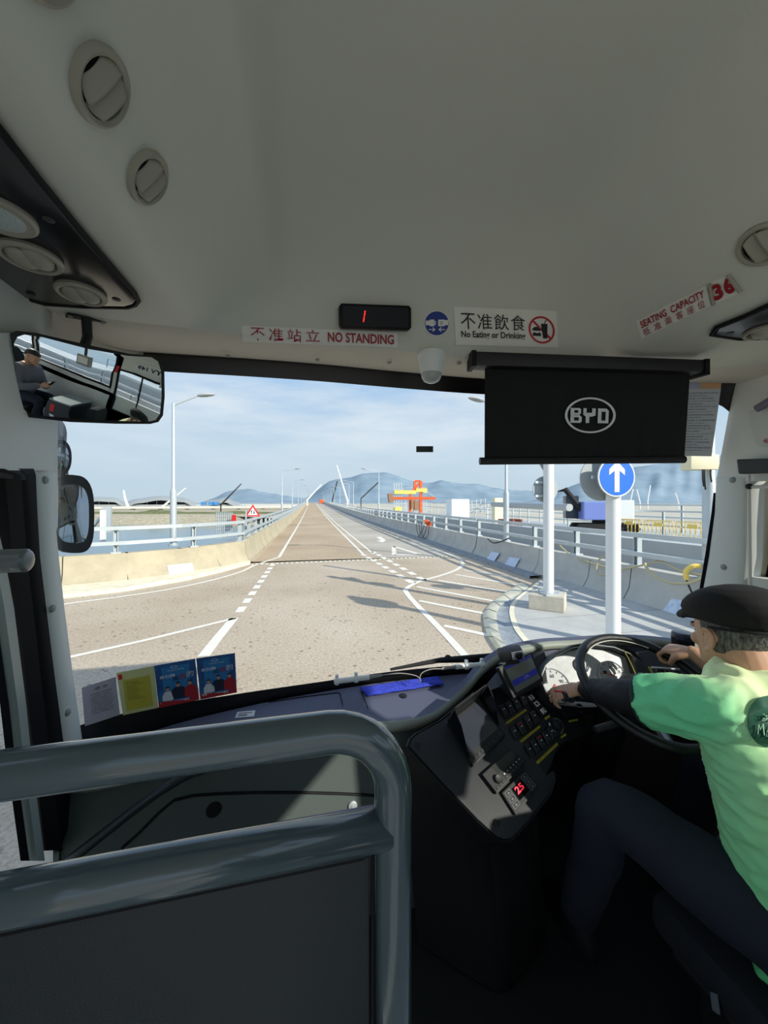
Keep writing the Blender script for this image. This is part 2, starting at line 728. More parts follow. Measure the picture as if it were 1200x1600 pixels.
# ------------------------------------------------------------------ kerb, gutter and traffic island on the right
kz = .11
outer = smooth_path([at_z(x, y, .01) for x, y in ((812, 911), (792, 924), (775, 935), (762, 947), (755, 960), (756, 974), (760, 988), (768, 1003), (790, 1030), (840, 1070), (930, 1120))], 4)
inner = smooth_path([at_z(x, y, kz) for x, y in ((827, 917), (807, 930), (788, 941), (779, 952), (776, 962), (778, 980), (783, 997), (795, 1015), (815, 1038), (862, 1072), (945, 1115))], 4)
isl = smooth_path([at_z(x, y, kz + .01) for x, y in ((842, 908), (812, 930), (800, 942), (796, 953), (797, 964), (803, 982), (816, 1000), (832, 1017), (852, 1036), (890, 1064), (960, 1100))], 4)
b = MB()
drop = lambda P, z: [Vector((p.x, p.y, z)) for p in P]
b.grid([drop(outer, -.02), outer, [o.lerp(i, .35) + Vector((0, 0, .035)) for o, i in zip(outer, inner)], inner, drop(inner, -.02)])
kerb = struct(b.build('kerb', M_kerby))
for k in range(2, len(outer) - 1, 4):
    b = MB()
    o_, i_ = outer[k], inner[k]
    t_ = (outer[k + 1] - outer[k - 1]).normalized() * .012
    m_ = o_.lerp(i_, .35) + Vector((0, 0, .035))
    up = Vector((0, 0, .004))
    b.grid([[o_ - t_ + up, m_ - t_ + up, i_ - t_ + up], [o_ + t_ + up, m_ + t_ + up, i_ + t_ + up]])
    struct(b.build('kerb_joint', M_joint, kerb, smooth=0))
b = MB()
b.grid([inner, [i.lerp(k, .5) - Vector((0, 0, .03)) for i, k in zip(inner, isl)], isl])
struct(b.build('gutter', M_gutter))
b = MB()
edge = isl + [Vector((7.02, .5, kz + .01)), Vector((7.02, 9.6, kz + .01))]
b.prism(edge, (0, 0, -.15))
island = struct(b.build('pavement', M_pave, smooth=0))
b = MB()
b.grid([[p + Vector((0, 0, .006)) for p in isl], [p + (Vector((6.2, p.y - .2, p.z)) - p).normalized() * .10 + Vector((0, 0, .006)) for p in isl]])
struct(b.build('kerb_edge', M_kerby, island))
b = MB()
for i in range(7):
    y = 3.2 + i * .95
    b.box((5.5, y, kz + .0115), (3.0, .012, .003))
struct(b.build('paving_joint', mat('paving_joint_grey', (140, 142, 140), .9), island, smooth=0))
# footway strip at the foot of the right parapet and of the near left one
b = MB()
rows = [[], [], []]
for y in [9.8, 12, 14.7, 20, 30, 45, 60, 90, 120, 160, 200, 240]:
    rows[0].append((xr(y) - .42, y, zr(y) - .02))
    rows[1].append((xr(y) - .40, y, zr(y) + .09))
    rows[2].append((xr(y) + .1, y, zr(y) + .10))
b.grid(rows)
struct(b.build('kerb', M_gutter))
b = MB()
rows = [[], [], []]
for i, p in enumerate(nearleft):
    off = Vector((.25, -1.0, 0)).normalized() * min(.25 + .28 * i, 1.15)
    rows[0].append(p + off + Vector((0, 0, -.02)))
    rows[1].append(p + off + Vector((0, 0, .10)))
    rows[2].append(p + Vector((0, .1, .11)))
b.grid(rows)
struct(b.build('kerb', M_kerby))

# ------------------------------------------------------------------ concrete parapets with steel rails
PROF = [(0, -.3), (0, .10), (.05, .16), (.17, .36), (.24, .83), (.50, .83), (.54, -.5)]


def segs(b, P, side, z0=0.0):
    """extrude the parapet section along ground points; side = +1 leans away to the right of travel"""
    rows = []
    for i, p in enumerate(P):
        t = (P[min(i + 1, len(P) - 1)] - P[max(i - 1, 0)])
        t.z = 0
        n = Vector((t.y, -t.x, 0)).normalized() * side
        rows.append([Vector((p.x, p.y, zr(p.y) + h + z0)) + n * a for a, h in PROF])
    return b.rings(rows, True)


def resample(P, step):
    out = [P[0]]
    need = step
    for a, c in zip(P, P[1:]):
        L_ = (c - a).length
        pos = 0
        while L_ - pos >= need:
            pos += need
            out.append(a.lerp(c, pos / L_))
            need = step
        need -= L_ - pos
    if (out[-1] - P[-1]).length > .05:
        out.append(P[-1])
    return out


def parapet(name, label, paths, side, m, group=None):
    root = thing(name, label, 'barrier', paths[0][0], group)
    for P in paths:
        b = MB()
        if (P[-1] - P[0]).length > .1:
            d = (P[-1] - P[0]).normalized() * .014
            P = [P[0] + d] + P[1:-1] + [P[-1] - d]
        segs(b, P, side)
        b.build('parapet_segment', m, root, smooth=30)
        if P[0].y < 60:                               # dark filler in the joint behind this block
            d = (P[1] - P[0]).normalized()
            b = MB()
            segs(b, [P[0] - d * .03, P[0] + d * .02], side)
            n = Vector((d.y, -d.x, 0)) * side
            for v in b.bm.verts:
                v.co += n * .02 - Vector((0, 0, .012))
            b.build('joint_filler', M_joint, root, smooth=0)
    return root


def split(P, step): Q = resample(P, step); return [[a, c] for a, c in zip(Q, Q[1:])]


rightP = [Vector((xr(y), y, 0)) for y in (-14, -8, -4, -1, 2, 4.4, 6.94, 8.16, 10.25, 14.7)]
right_near = parapet('concrete_parapet', 'smooth grey concrete parapet beside the traffic island, in shade, with cables hanging on it', [[a, c] for a, c in zip(rightP, rightP[1:])], 1, M_concg)
ry = [14.75 + 2.4 * i for i in range(24)]
right_far = parapet('concrete_parapet', 'long row of precast concrete barrier blocks along the right side of the bridge road', [[Vector((xr(a), a, 0)), Vector((xr(c), c, 0))] for a, c in zip(ry, ry[1:])] + [[Vector((xr(y), y, 0)) for y in (70, 90, 110, 130)], [Vector((xr(y), y, 0)) for y in (130, 150, 170, 190, 210, 230, 250, 270, 290, 310)]], 1, M_concg)
nl = [nearleft[0], nearleft[1], nearleft[2], nearleft[3], nearleft[4], nearleft[5], nearleft[6], nearleft[7]]
nlp = [[nl[0], nl[1]], [nl[1], nl[2]], [nl[2], nl[3]], [nl[3], nl[4]]] + [[a, c] for a, c in zip(nl[4:], nl[5:])]
left_near = parapet('concrete_parapet', 'cream sunlit concrete parapet curving away to the left beyond the passenger side mirror', nlp, -1 if False else 1, M_conc)
ly = [14.7 + 3.2 * i for i in range(18)]
left_far = parapet('concrete_parapet', 'cream sunlit concrete parapet running up the left side of the bridge road', [[Vector((xl(a), a, 0)), Vector((xl(c), c, 0))] for a, c in zip(ly, ly[1:])] + [[Vector((xl(y), y, 0)) for y in (69.1, 90, 110, 130)], [Vector((xl(y), y, 0)) for y in (130, 150, 170, 190, 210, 230, 250, 270, 290, 310)]], -1, M_conc)


def railing(label, P, side, step, maxposts, zz=(1.12, 1.54), plates=True, group=None, off=.36, z0=.83):
    root = thing('guard_rail', label, 'railing', P[0], group)

    def shift(Q, a):
        out = []
        for i, p in enumerate(Q):
            t = (Q[min(i + 1, len(Q) - 1)] - Q[max(i - 1, 0)])
            n = Vector((t.y, -t.x, 0)).normalized() * side
            out.append(p + n * a)
        return out
    Q = shift(P, off)
    for z in zz:
        b = MB()
        b.tube([Vector((p.x, p.y, zr(p.y) + z)) for p in shift(P, off - .08)], .072, seg=4, square=True)
        b.build('rail', M_galv, root, smooth=0)
    S = resample(Q, step)[:maxposts]
    for i, p in enumerate(S):
        q = S[i + 1] if i < len(S) - 1 else S[i] * 2 - S[i - 1]
        t = (q - p)
        t.z = 0
        t.normalize()
        n = Vector((t.y, -t.x, 0))
        b = MB()
        z = zr(p.y) + z0
        M = Matrix((t, n, Vector((0, 0, 1)))).transposed().to_4x4()
        M.translation = Vector((p.x, p.y, z))
        hh = zz[1] - z0 + .04
        b.box((-.045, 0, hh / 2), (.02, .12, hh), M)
        b.box((.045, 0, hh / 2), (.02, .12, hh), M)
        b.box((0, .04, hh / 2), (.1, .02, hh), M)
        b.box((0, 0, .02), (.24, .22, .04), M)
        b.build('rail_post', M_galv, root, smooth=0)
    return root


railing('galvanised twin rail bolted on the shaded concrete parapet beside the traffic island', rightP, 1, 1.9, 14)
railing('galvanised twin rail along the right side of the bridge road up to the crest', [Vector((xr(y), y, 0)) for y in (14.8, 30, 45, 60, 80, 100, 130, 160, 190, 220, 250, 290)], 1, 2.0, 70)
railing('white twin rail on top of the cream parapet curving left', nl, 1, 2.1, 12)
railing('white twin rail along the left side of the bridge road up to the crest', [Vector((xl(y), y, 0)) for y in (14.7, 30, 45, 60, 80, 100, 130, 160, 190, 220, 250, 290)], -1, 2.0, 70)


# plates bolted to the concrete
def plate(px, P0, P1, P2, label, m, group=None):
    pl = Plane(P0, P1, P2)
    f = quadmap(pl, px, .012)
    b = MB()
    b.slab(f, 0, 0, 1, 1, .012)
    return tag(b.build('notice_plate', m, None, smooth=0), label, 'plate', group)


M_plateb = mat('plate_blue_white', (176, 198, 232), .5, col2=(225, 232, 240), vscale=14)
M_platew = mat('plate_white', (236, 236, 228), .5)
rf = (Vector((7.05, 5, .16)), Vector((7.05, 9, .16)), Vector((7.17, 9, .36)))
plate(((769, 862), (781, 864.5), (773, 877), (760, 875)), *rf, 'pale blue plate on the shaded parapet, the farther one of the pair', M_plateb)
plate(((797, 871), (813, 873), (805, 887), (788, 884)), *rf, 'pale blue plate on the shaded parapet, the nearer one of the pair', M_plateb)
plate(((1051, 936), (1100, 944), (1086, 976), (1031, 962)), *rf, 'large pale blue plate at the foot of the parapet beside the driver cap', M_plateb)
na, nb_ = nl[2], nl[3]
tt = (nb_ - na).normalized()
nn = Vector((tt.y, -tt.x, 0))
plate(((261, 884), (300, 880), (303, 893), (264, 898.5)), na + nn * .05 + Vector((0, 0, .16)), nb_ + nn * .05 + Vector((0, 0, .16)), na + nn * .17 + Vector((0, 0, .36)), 'white plate on the cream parapet at the left bend', M_platew)


# ------------------------------------------------------------------ street lamps
def lamp_post(base, arm, label, h=5.0, group=None, name='street_lamp', rbig=.10, rise=.18, hs=1.0):
    root = thing(name, label, 'lamp', base, group)
    b = MB()
    b.lathe(base, (0, 0, 1), [(.16, 0), (.16, .04), (rbig, .06), (rbig, 1.75), (rbig * .95, 1.8), (.055, 1.92), (.048, h)], 14)
    b.build('pole', M_galv, root)
    top = base + Vector((0, 0, h))
    a = Vector(arm)
    b = MB()
    b.tube([top - Vector((0, 0, .08)), top + a * .12 + Vector((0, 0, .0)), top + a * .75 + Vector((0, 0, rise))], .03, 8)
    b.build('arm', M_galv, root)
    b = MB()
    d = a.normalized()
    sd = Vector((-d.y, d.x, 0))
    o = top + a * .72 + Vector((0, 0, rise - .01))
    L_ = a.length
    rows = []
    for t, w, hh in ((0, .05, .05), (.12, .13, .11), (.35, .15, .12), (.55, .11, .08), (.68, .03, .02)):
        w, hh = w * hs, hh * hs
        c = o + d * t * .95 * hs + Vector((0, 0, t * .12))
        rows.append([c + sd * (w * math.cos(k * math.pi / 4)) + Vector((0, 0, hh * math.sin(k * math.pi / 4) * (.9 if k < 4 else .55))) for k in range(8)])
    b.rings(rows)
    b.build('lamp_head', mat('lamp_grey', (170, 176, 178), .5), root)
    return root


p0 = at_d(271, 846, 12.4)
p0.z = .83
lamp_post(p0, (1.0, .1, 0), 'tall grey street lamp on the cream parapet between the wing mirror and the warning triangle', 4.75, rise=.33, hs=.85)
for i, y in enumerate([42, 64, 92, 120, 150, 180, 212, 240]):
    p = Vector((xl(y) - .9, y, zr(y) + .4))
    lamp_post(p, (1.9, .1, 0), ('first slim street lamp up the left side of the bridge road', 'second slim street lamp up the left side of the bridge road')[i] if i < 2 else 'distant slim street lamp in the row up the left side of the bridge road', 5.4, None if i < 2 else 'far lamps along the left rail')
p0 = at_x(791, 850, 7.42)
p0.z = .83
lamp_post(p0, (-1.3, -.1, 0), 'tall grey street lamp on the right parapet left of the round sign back', 4.95)
for i, y in enumerate([40.5, 66, 74, 98, 122, 146, 172, 198, 224, 246]):
    p = Vector((xr(y) + .6, y, zr(y) + .4))
    lamp_post(p, (-1.9, 0, 0), ('slim street lamp just left of the orange frame', 'slim street lamp up the right rail, next beyond the one by the orange frame')[i] if i < 2 else 'distant slim street lamp in the row up the right side of the bridge road', 5.4, None if i < 2 else 'far lamps along the right rail')

# pole with a cabinet behind the windscreen papers
p0 = at_x(1108, 900, 7.45)
root = thing('camera_pole', 'white steel pole carrying a cream cabinet, beside the right windscreen pillar', 'pole', (p0.x, p0.y, .83))
b = MB()
b.lathe((p0.x, p0.y, .83), (0, 0, 1), [(.17, 0), (.17, .04), (.105, .05), (.105, 1.75), (.09, 1.8), (.075, 5.2)], 16)
b.build('pole', M_galv, root)
b = MB()
c = at_d(1093, 723, ray(0, 0).z * 0 + (p0.x * _s + p0.y * _c) - .14)
b.box(c, (.50, .26, .27), rz=-.25)
b.build('cabinet', M_cream, root, bevel=.015)
for k, (dx, dl) in enumerate(((-.06, .30), (-.02, .36), (.12, .22))):
    b = MB()
    q = c + Vector((dx, -.1, -.13))
    b.tube(smooth_path([q, q + Vector((.0, 0, -.1)), q + Vector((.05, .03, -dl * .7)), q + Vector((.12, .07, -dl))], 4), .014, 6)
    b.build('cable', M_cable, root)


# ------------------------------------------------------------------ traffic signs
def facing(c, r, n, up=(0, 0, 1)):
    n = Vector(n).normalized()
    x = Vector(up).cross(n).normalized()
    y = n.cross(x)
    c = Vector(c)
    return lambda u, v, lift=0.0: c + x * (u * r) + y * (v * r) + n * lift


def sign_post(base, h, label, rad=.1, name='sign_post'):
    root = thing(name, label, 'sign', base)
    b = MB()
    b.lathe(base, (0, 0, 1), [(rad, 0), (rad, h), (rad * .9, h + .01)], 20)
    b.build('post', M_white, root)
    return root


def round_plate(root, c, r, n, face_m, back_m, name='sign_plate'):
    n = Vector(n).normalized()
    b = MB()
    b.lathe(Vector(c) - n * .02, n, [(r, 0), (r, .02)], 40)
    o = b.build(name, back_m, root)
    f = facing(c, r, n)
    b = MB()
    b.disc(f, 0, 0, .985, .985, .002, 40)
    fo = b.build('sign_face', face_m, o, smooth=0)
    return f, fo, o


toward = (-.10, -1, 0)
bA = at_d(958, 1000, 5.6)
bA.z = .12
root = sign_post(bA, 3.0, 'stout white post with a round blue ahead only sign, nearest on the island')
cA = at_d(963.5, 745, 5.45)
cA.x += 0
f, fo, o = round_plate(root, cA, .298, toward, M_white, M_signgrey)
b = MB()
b.disc(f, 0, 0, .92, .92, .006, 40)
b.build('blue_disc', M_signblue, o, smooth=0)
b = MB()
for pts in ([(-.14, -.74), (.14, -.74), (.14, .22), (-.14, .22)], [(-.46, .22), (-.14, .42), (-.14, .52), (-.46, .3)],):
    pass
b.poly(f, [(-.13, -.75), (.13, -.75), (.13, .30), (.42, .08), (.42, .36), (0, .78), (-.42, .36), (-.42, .08), (-.13, .30)], .009)
b.build('arrow', M_white, o, smooth=0)
cB = at_d(938, 748, 5.72)
round_plate(root, cB, .34, (.12, 1, 0), M_signblue, M_signgrey, 'sign_back')
b = MB()
b.box(cA + Vector((-.05, .14, 0)), (.5, .03, .05))
b.build('bracket', M_galv, root)

bB = at_d(857, 935, 7.5)
bB.z = .12
pl = thing('plinth', 'square cream concrete plinth under the second white signpost on the island', 'plinth', bB)
b = MB()
b.prism([bB + Vector((dx, dy, 0)) for dx, dy in ((-.42, .05), (.08, -.36), (.46, .05), (0, .42))], (0, 0, .30))
b.build('block', mat('plinth_concrete', (206, 200, 184), .9, var=.2, vscale=5), pl, bevel=.015, smooth=0)
b = MB()
b.box(bB + Vector((0, 0, .315)), (.34, .34, .03))
for dx, dy in ((-.13, -.13), (.13, -.13), (-.13, .13), (.13, .13)):
    b.lathe(bB + Vector((dx, dy, .33)), (0, 0, 1), [(.016, 0), (.016, .06)], 6)
b.build('base_plate', M_galv, pl)
bB = bB + Vector((0, 0, .33))
root = sign_post(bB, 3.2, 'white signpost on a concrete plinth with round and triangular sign backs')
cC = at_d(851.5, 764.5, 7.62)
round_plate(root, cC, .27, (.1, 1, 0), M_white, M_signgrey, 'sign_back')
b = MB()
b.box(cC + Vector((-.1, -.04, .14)), (.3, .025, .05))
b.box(cC + Vector((-.1, -.04, -.14)), (.3, .025, .05))
b.build('bracket', M_galv, root)
cT = at_d(853, 716, 7.62)
f = facing(cT, .36, (.1, 1, 0))
b = MB()
b.prism([f(-.95, .55), f(.95, .55), f(0, -1.0)], (0, -.02, 0))
b.build('triangle_back', M_signgrey, root, smooth=0)

bW = Vector((xl(19) - .85, 19, .2))
root = thing('warning_sign', 'red bordered triangular two way traffic warning sign behind the left rail', 'sign', bW)
b = MB()
b.lathe(bW, (0, 0, 1), [(.04, 0), (.04, 1.7)], 10)
b.build('post', M_galv, root)
cW = at_d(395, 799.5, 18.2)
f = facing(cW, .38, (.05, -1, 0))
b = MB()
b.prism([f(-.92, -.62), f(.92, -.62), f(0, .95)], (0, .02, 0))
o = b.build('sign_plate', M_signred, root, smooth=0)
b = MB()
b.poly(f, [(-.62, -.45), (.62, -.45), (0, .6)], .006)
b.build('sign_face', M_white, o, smooth=0)
b = MB()
b.poly(f, [(-.2, -.32), (-.12, -.32), (-.12, .0), (-.05, .0), (-.16, .22), (-.27, .0), (-.2, .0)], .01)
b.poly(f, [(.2, .2), (.12, .2), (.12, -.12), (.05, -.12), (.16, -.34), (.27, -.12), (.2, -.12)], .01)
b.build('arrows', M_black, o, smooth=0)
f = facing(cW + Vector((.0, -.03, -.55)), .2, (.05, -1, 0))

# ------------------------------------------------------------------ cables along the shaded parapet
def cable(pts, r, label, m, name='cable'):
    b = MB()
    b.tube(smooth_path(pts, 7), r, 8)
    return tag(b.build(name, m), label, 'cable')


def onrail(px, py, x=7.12): return at_x(px, py, x)


cable([onrail(870, 848, 7.3), onrail(893, 868, 7.3), onrail(925, 880), onrail(962, 889), onrail(1000, 884), onrail(1030, 877, 7.3), onrail(1060, 890, 7.2), onrail(1100, 900, 7.2)], .022, 'pale brown cable looping along the top of the shaded parapet', M_hose)
cable([onrail(1007, 880, 7.0), onrail(1017, 896, 7.0), onrail(1045, 910, 7.0), onrail(1075, 911, 7.0), onrail(1100, 902, 7.0), onrail(1120, 892, 7.05)], .03, 'thick pale hose sagging down the face of the shaded parapet near the windscreen pillar', M_hose)
cable([onrail(1072, 890, 7.02), onrail(1072, 904, 7.0), onrail(1082, 928, 7.05), onrail(1090, 945, 7.1)], .016, 'thin drooping cable tail hanging down from the yellow sleeve', M_cable)
cable([onrail(1073, 906, 7.0), onrail(1072, 893, 7.0), onrail(1082, 885, 7.1), onrail(1095, 885, 7.2)], .045, 'short yellow sleeve bent over the parapet edge', M_yellow, 'hose_sleeve')
cable([onrail(945, 868, 7.2), onrail(935, 876, 7.05), onrail(932, 890, 7.0), onrail(938, 898, 7.0), onrail(947, 899, 7.0)], .02, 'loop of pale cable hanging beside the blue sign post', M_hose)
cable([onrail(762, 842, 7.2), onrail(770, 848, 7.1), onrail(780, 847, 7.1), onrail(795, 841, 7.2)], .022, 'dark cable sagging over the parapet beneath the right street lamp', M_cable)
b = MB()
xx = xr(20) - .02
for dx in (0, .22, .5):
    y = 21 + dx * 2
    b.tube(smooth_path([(xx + .2, y, 1.0), (xx + .12, y - .1, .7), (xx - .02, y - .3 + dx, .3), (xx - .04, y + .3, .13), (xx + .05, y + 1, .5), (xx + .2, y + 1.6, .95)], 5), .018, 6)
root = thing('cable_bundle', 'dark cables looped down the barrier blocks from an orange reel', 'cable', (xx, 21, 0))
b.build('loops', M_cable, root)
b = MB()
b.lathe((xx + .25, 21.2, 1.0), (0, 1, .2), [(.16, 0), (.16, .1), (.08, .12), (.08, .35), (.16, .37), (.16, .47)], 14)
b.build('reel', M_orange, root)

# ------------------------------------------------------------------ what lies beyond on the right: works on a second carriageway
b = MB()
b.box((19, 40, -.3), (15.2, 150, .9))
b.box((11.3, 40, .0), (.35, 150, 2.05))
for i in range(34):
    b.box((11.11, -14 + i * 3.6, .0), (.03, .03, 2.0))
deck = struct(b.build('deck', mat('deck_concrete', (186, 194, 196), .9, var=.12, vscale=.4), None, smooth=0))
b = MB()
for y in (-20, 10, 40, 70, 100):
    b.box((19, y, -3.5), (9, 1.6, 6))
    b.box((4, y, -3.3), (5, 1.6, 5.4))
struct(b.build('pillar', mat('deck_concrete', (186, 194, 196), .9), None, smooth=0))
railing('pale twin rail on the far edge of the second carriageway, behind the excavator', [Vector((23.4, y, .15)) for y in (-10, 10, 30, 44)], 1, 3, 36, zz=(.75, 1.7), off=0, z0=.1)
railing('pale twin rail beyond the works, between the lamp and the excavator', [Vector((26.2, y, .15)) for y in (5, 30, 60, 110)], 1, 4, 26, zz=(1.2, 2.1), off=0, z0=.1)
# yellow barriers
def works_barrier(x, y, label, rz=1.57):
    root = thing('works_barrier', label, 'barrier', (x, y, .15), 'yellow works barriers')
    M = Matrix.Translation((x, y, .15)) @ Matrix.Rotation(rz, 4, 'Z')
    b = MB()
    t = lambda *P: b.tube([M @ Vector(p) for p in P], .028, 6)
    t((-.95, 0, .1), (-.95, 0, .85), (-.85, 0, .98), (.85, 0, .98), (.95, 0, .85), (.95, 0, .1), (-.95, 0, .1))
    for k in range(6):
        t((-.7 + k * .28, 0, .12), (-.7 + k * .28, 0, .95))
    b.build('frame', M_yellow, root)
    b = MB()
    b.box((0, -.03, .74), (.56, .03, .24), M)
    b.build('board', M_yellow, root, smooth=0)
    b = MB()
    for sx in (-.7, .7):
        b.box((sx, 0, .05), (.1, .55, .1), M)
    b.build('feet', M_yellow, root, smooth=0)
    return root


wa, wb = at_d(972, 830, 26), at_d(1112, 836, 20.5)
for i in range(4):
    p = wa + (wb - wa).normalized() * (.6 + 2.05 * i)
    works_barrier(p.x, p.y, 'yellow plastic works barrier in the row behind the right rail', math.atan2(wb.y - wa.y, wb.x - wa.x))

# excavator
e0 = at_d(942, 828, 27)
e0.z = .15
root = thing('excavator', 'blue and white tracked crawler machine parked beyond the right rail', 'excavator', e0)
ME = Matrix.Translation(e0) @ Matrix.Rotation(R(-25), 4, 'Z')
b = MB()
for sy in (-1, 1):
    rows = []
    pr = [(-1.7, .0), (-2.0, .3), (-1.8, .62), (1.8, .62), (2.0, .3), (1.7, .0)]
    b.prism([ME @ Vector((x, sy * .9 - .25, z)) for x, z in pr], ME.to_3x3() @ Vector((0, .5, 0)))
b.build('tracks', M_dark, root, smooth=0)
b = MB()
b.lathe(ME @ Vector((0, 0, .6)), (0, 0, 1), [(.7, 0), (.7, .3)], 18)
b.build('turntable', M_dark, root)
b = MB()
b.box((-.6, 0, 1.55), (2.0, 2.2, 1.3), ME)
b.build('engine_house', M_crblue, root, bevel=.08, smooth=0)
b = MB()
b.box((1.1, .2, 1.6), (1.3, 2.0, 1.4), ME)
b.build('counterweight', M_white, root, bevel=.08, smooth=0)
b = MB()
b.box((-2.0, .6, 1.8), (.9, .9, 1.7), ME)
b.build('cab', M_glassfar, root, bevel=.06, smooth=0)
b = MB()
b.tube([ME @ Vector(p) for p in ((-1.5, -.3, 1.6), (-2.6, -.3, 3.1), (-3.4, -.3, 2.9), (-3.9, -.3, .9))], [.22, .2, .16, .1], 8)
b.build('boom', M_dark, root)

# pipes, steel stacks, hut, cabinets in the works
def stuff_box(px, py0, py1, d, w, label, m, name, cat='box', dep=1.2):
    p = at_d(px, py1, d)
    z1 = at_d(px, py0, d).z
    b = MB()
    p.z = .15
    b.box((p.x, p.y, (p.z + z1) / 2), (w, dep, max(z1 - p.z, .1)))
    return tag(b.build(name, m, None, bevel=.03, smooth=0), label, cat)


b = MB()
p, q = at_d(770, 788, 34), at_d(890, 793, 22)
b.tube([p, q], .22, 14)
tag(b.build('pipe', mat('pipe_grey', (176, 178, 176), .6)), 'long thick grey pipe lying across the works beyond the right rail', 'pipe')
stuff_box(777, 778, 802, 36, .85, 'pale upright cabinet standing among the works beyond the right lamp', M_cream, 'site_cabinet', 'cabinet', .6)
stuff_box(715, 780, 802, 52, 2.6, 'white site hut beside the orange frame', M_white, 'site_hut', 'hut', 2)
stuff_box(797, 811, 816, 30, 1.5, 'red brown bundle lying on the works deck', mat('red_oxide', (150, 84, 70), .8), 'bundle', 'bundle')
# trestle of grey steel (between the orange frame and the cabinet)
root = thing('steel_stack', 'pale grey steel trestle frames stacked beyond the right rail', 'frame', at_d(735, 800, 55))
b = MB()
for i in range(9):
    a = at_d(702 + i * 7, 802, 55)
    z1 = at_d(702 + i * 7, 786 - i * .9, 55).z
    b.tube([a, (a.x, a.y, z1)], .09, 5)
for k in range(4):
    a = at_d(700, 801 - k * 4, 55)
    c = at_d(760, 799 - k * 6, 55)
    b.tube([a, c], .08, 5)
b.build('lattice', M_galv, root)

# orange launching frame
D0 = 72
P_ = lambda px, py, dd=0: at_d(px, py, D0 + dd)
root = thing('lifting_frame', 'orange and yellow steel lifting frame on the works right of the road', 'frame', P_(650, 806))
def beam(name, segsx, r, m):
    b = MB()
    for a, c in segsx:
        b.tube([a, c], r, 4, square=True)
    return b.build(name, m, root, smooth=0)


beam('column', [(P_(657, 803), P_(657, 752)), (P_(658, 803, 5), P_(658, 752, 5)), (P_(641, 800), P_(641, 770)), (P_(648, 770), P_(648, 752)), (P_(648, 752), P_(658, 752)), (P_(641, 772), P_(655, 755))], .28, M_orange)
beam('cross_beam', [(P_(607, 778.5), P_(680, 778.5)), (P_(607, 778.5, 5), P_(680, 778.5, 5))], .36, M_orange)
beam('yellow_girder', [(P_(616, 769), P_(650, 769)), (P_(650, 766), P_(665, 766)), (P_(664, 763, 4), P_(664, 770, 4)), (P_(617, 795), P_(627, 795))], .5, M_yellow)
sc = []
for i in range(4):
    sc.append((P_(616 + i * 3.7, 803), P_(616 + i * 3.7, 754)))
for k in range(6):
    sc.append((P_(614, 757 + k * 7.5), P_(631, 757 + k * 7.5)))
for i in range(9):
    sc.append((P_(634 + i * 4, 804), P_(634 + i * 4, 781)))
for k in range(3):
    sc.append((P_(630, 786 + k * 7), P_(672, 786 + k * 7)))
sc += [(P_(636, 762), P_(664, 762)), (P_(665, 766), P_(679, 777))]
beam('scaffold', sc, .09, M_galv)
for A_, B_ in ((P_(645, 781), P_(645, 795)), (P_(650, 783), P_(650, 797)), (P_(609, 771), P_(611, 785))):
    beam('winch', [(A_, B_)], .6, mat('rusty_steel', (150, 112, 84), .8))


def crane(pts, r, label, m):
    root = thing('tower_crane', label, 'crane', at_d(*pts[0]))
    b = MB()
    b.tube([at_d(*p) for p in pts], r, 6)
    b.build('boom', m, root)
    p = at_d(*pts[0])
    z0 = -2.4 if p.x < 0 or p.y > 100 else .15
    r0 = r[0] if isinstance(r, list) else r
    b = MB()
    b.box((p.x, p.y, (z0 + p.z) / 2), (r0 * 1.3, r0 * 1.3, p.z - z0 + .3))
    b.build('mast', m, root, smooth=0)
    return root


crane([(543, 783, 200), (535, 757, 200), (526, 727, 200)], [.6, .5, .35], 'tall white crane boom leaning left above the far end of the road', M_white)
crane([(519, 783, 200), (527, 752, 200)], .35, 'dark short crane boom at the far end of the road', M_cable)
crane([(564, 779, 160), (592, 753, 160)], .28, 'dark slanting crane boom behind the first right hand lamp', M_cable)
crane([(480, 781, 150), (502, 757, 150)], [.4, .25], 'pale crane boom slanting up over the crest of the road', M_white)
crane([(345, 789, 190), (377, 756, 190)], [.45, .25], 'dark crane jib rising in front of the wave roofed terminal', M_cable)
crane([(200, 793, 400), (195, 778, 400), (193, 766, 400)], [1.6, 1.2, .9], 'white crane mast standing before the terminal left of the lamp', M_white)
crane([(240, 803, 300), (290, 763, 300)], [1.0, .6], 'white crane jib crossing behind the left street lamp', M_white)
for i, (x, y0, y1) in enumerate(((1000, 785, 765), (1012, 783, 758), (1060, 785, 770), (985, 783, 764))):
    crane([(x, y0, 300), (x + (4 if i % 2 else -5), y1, 300)], .5, 'small distant white crane boom in front of the right hills', M_white)['group'] = 'distant cranes on the right'
root = thing('rail_vehicle', 'small orange works vehicle far up the road near the crest', 'vehicle', (xr(205) - 1.5, 205, zr(205)))
b = MB()
b.box((xr(205) - 1.5, 205, zr(205) + 1.2), (2.2, 4, 2.0))
b.build('body', M_orange, root, bevel=.2, smooth=0)
b = MB()
for sx in (-.8, .8):
    for sy in (-1.2, 1.2):
        b.lathe((xr(205) - 1.5 + sx - .12, 205 + sy, zr(205) + .4), (1, 0, 0), [(.4, 0), (.4, .24)], 12)
b.build('wheels', M_dark, root)

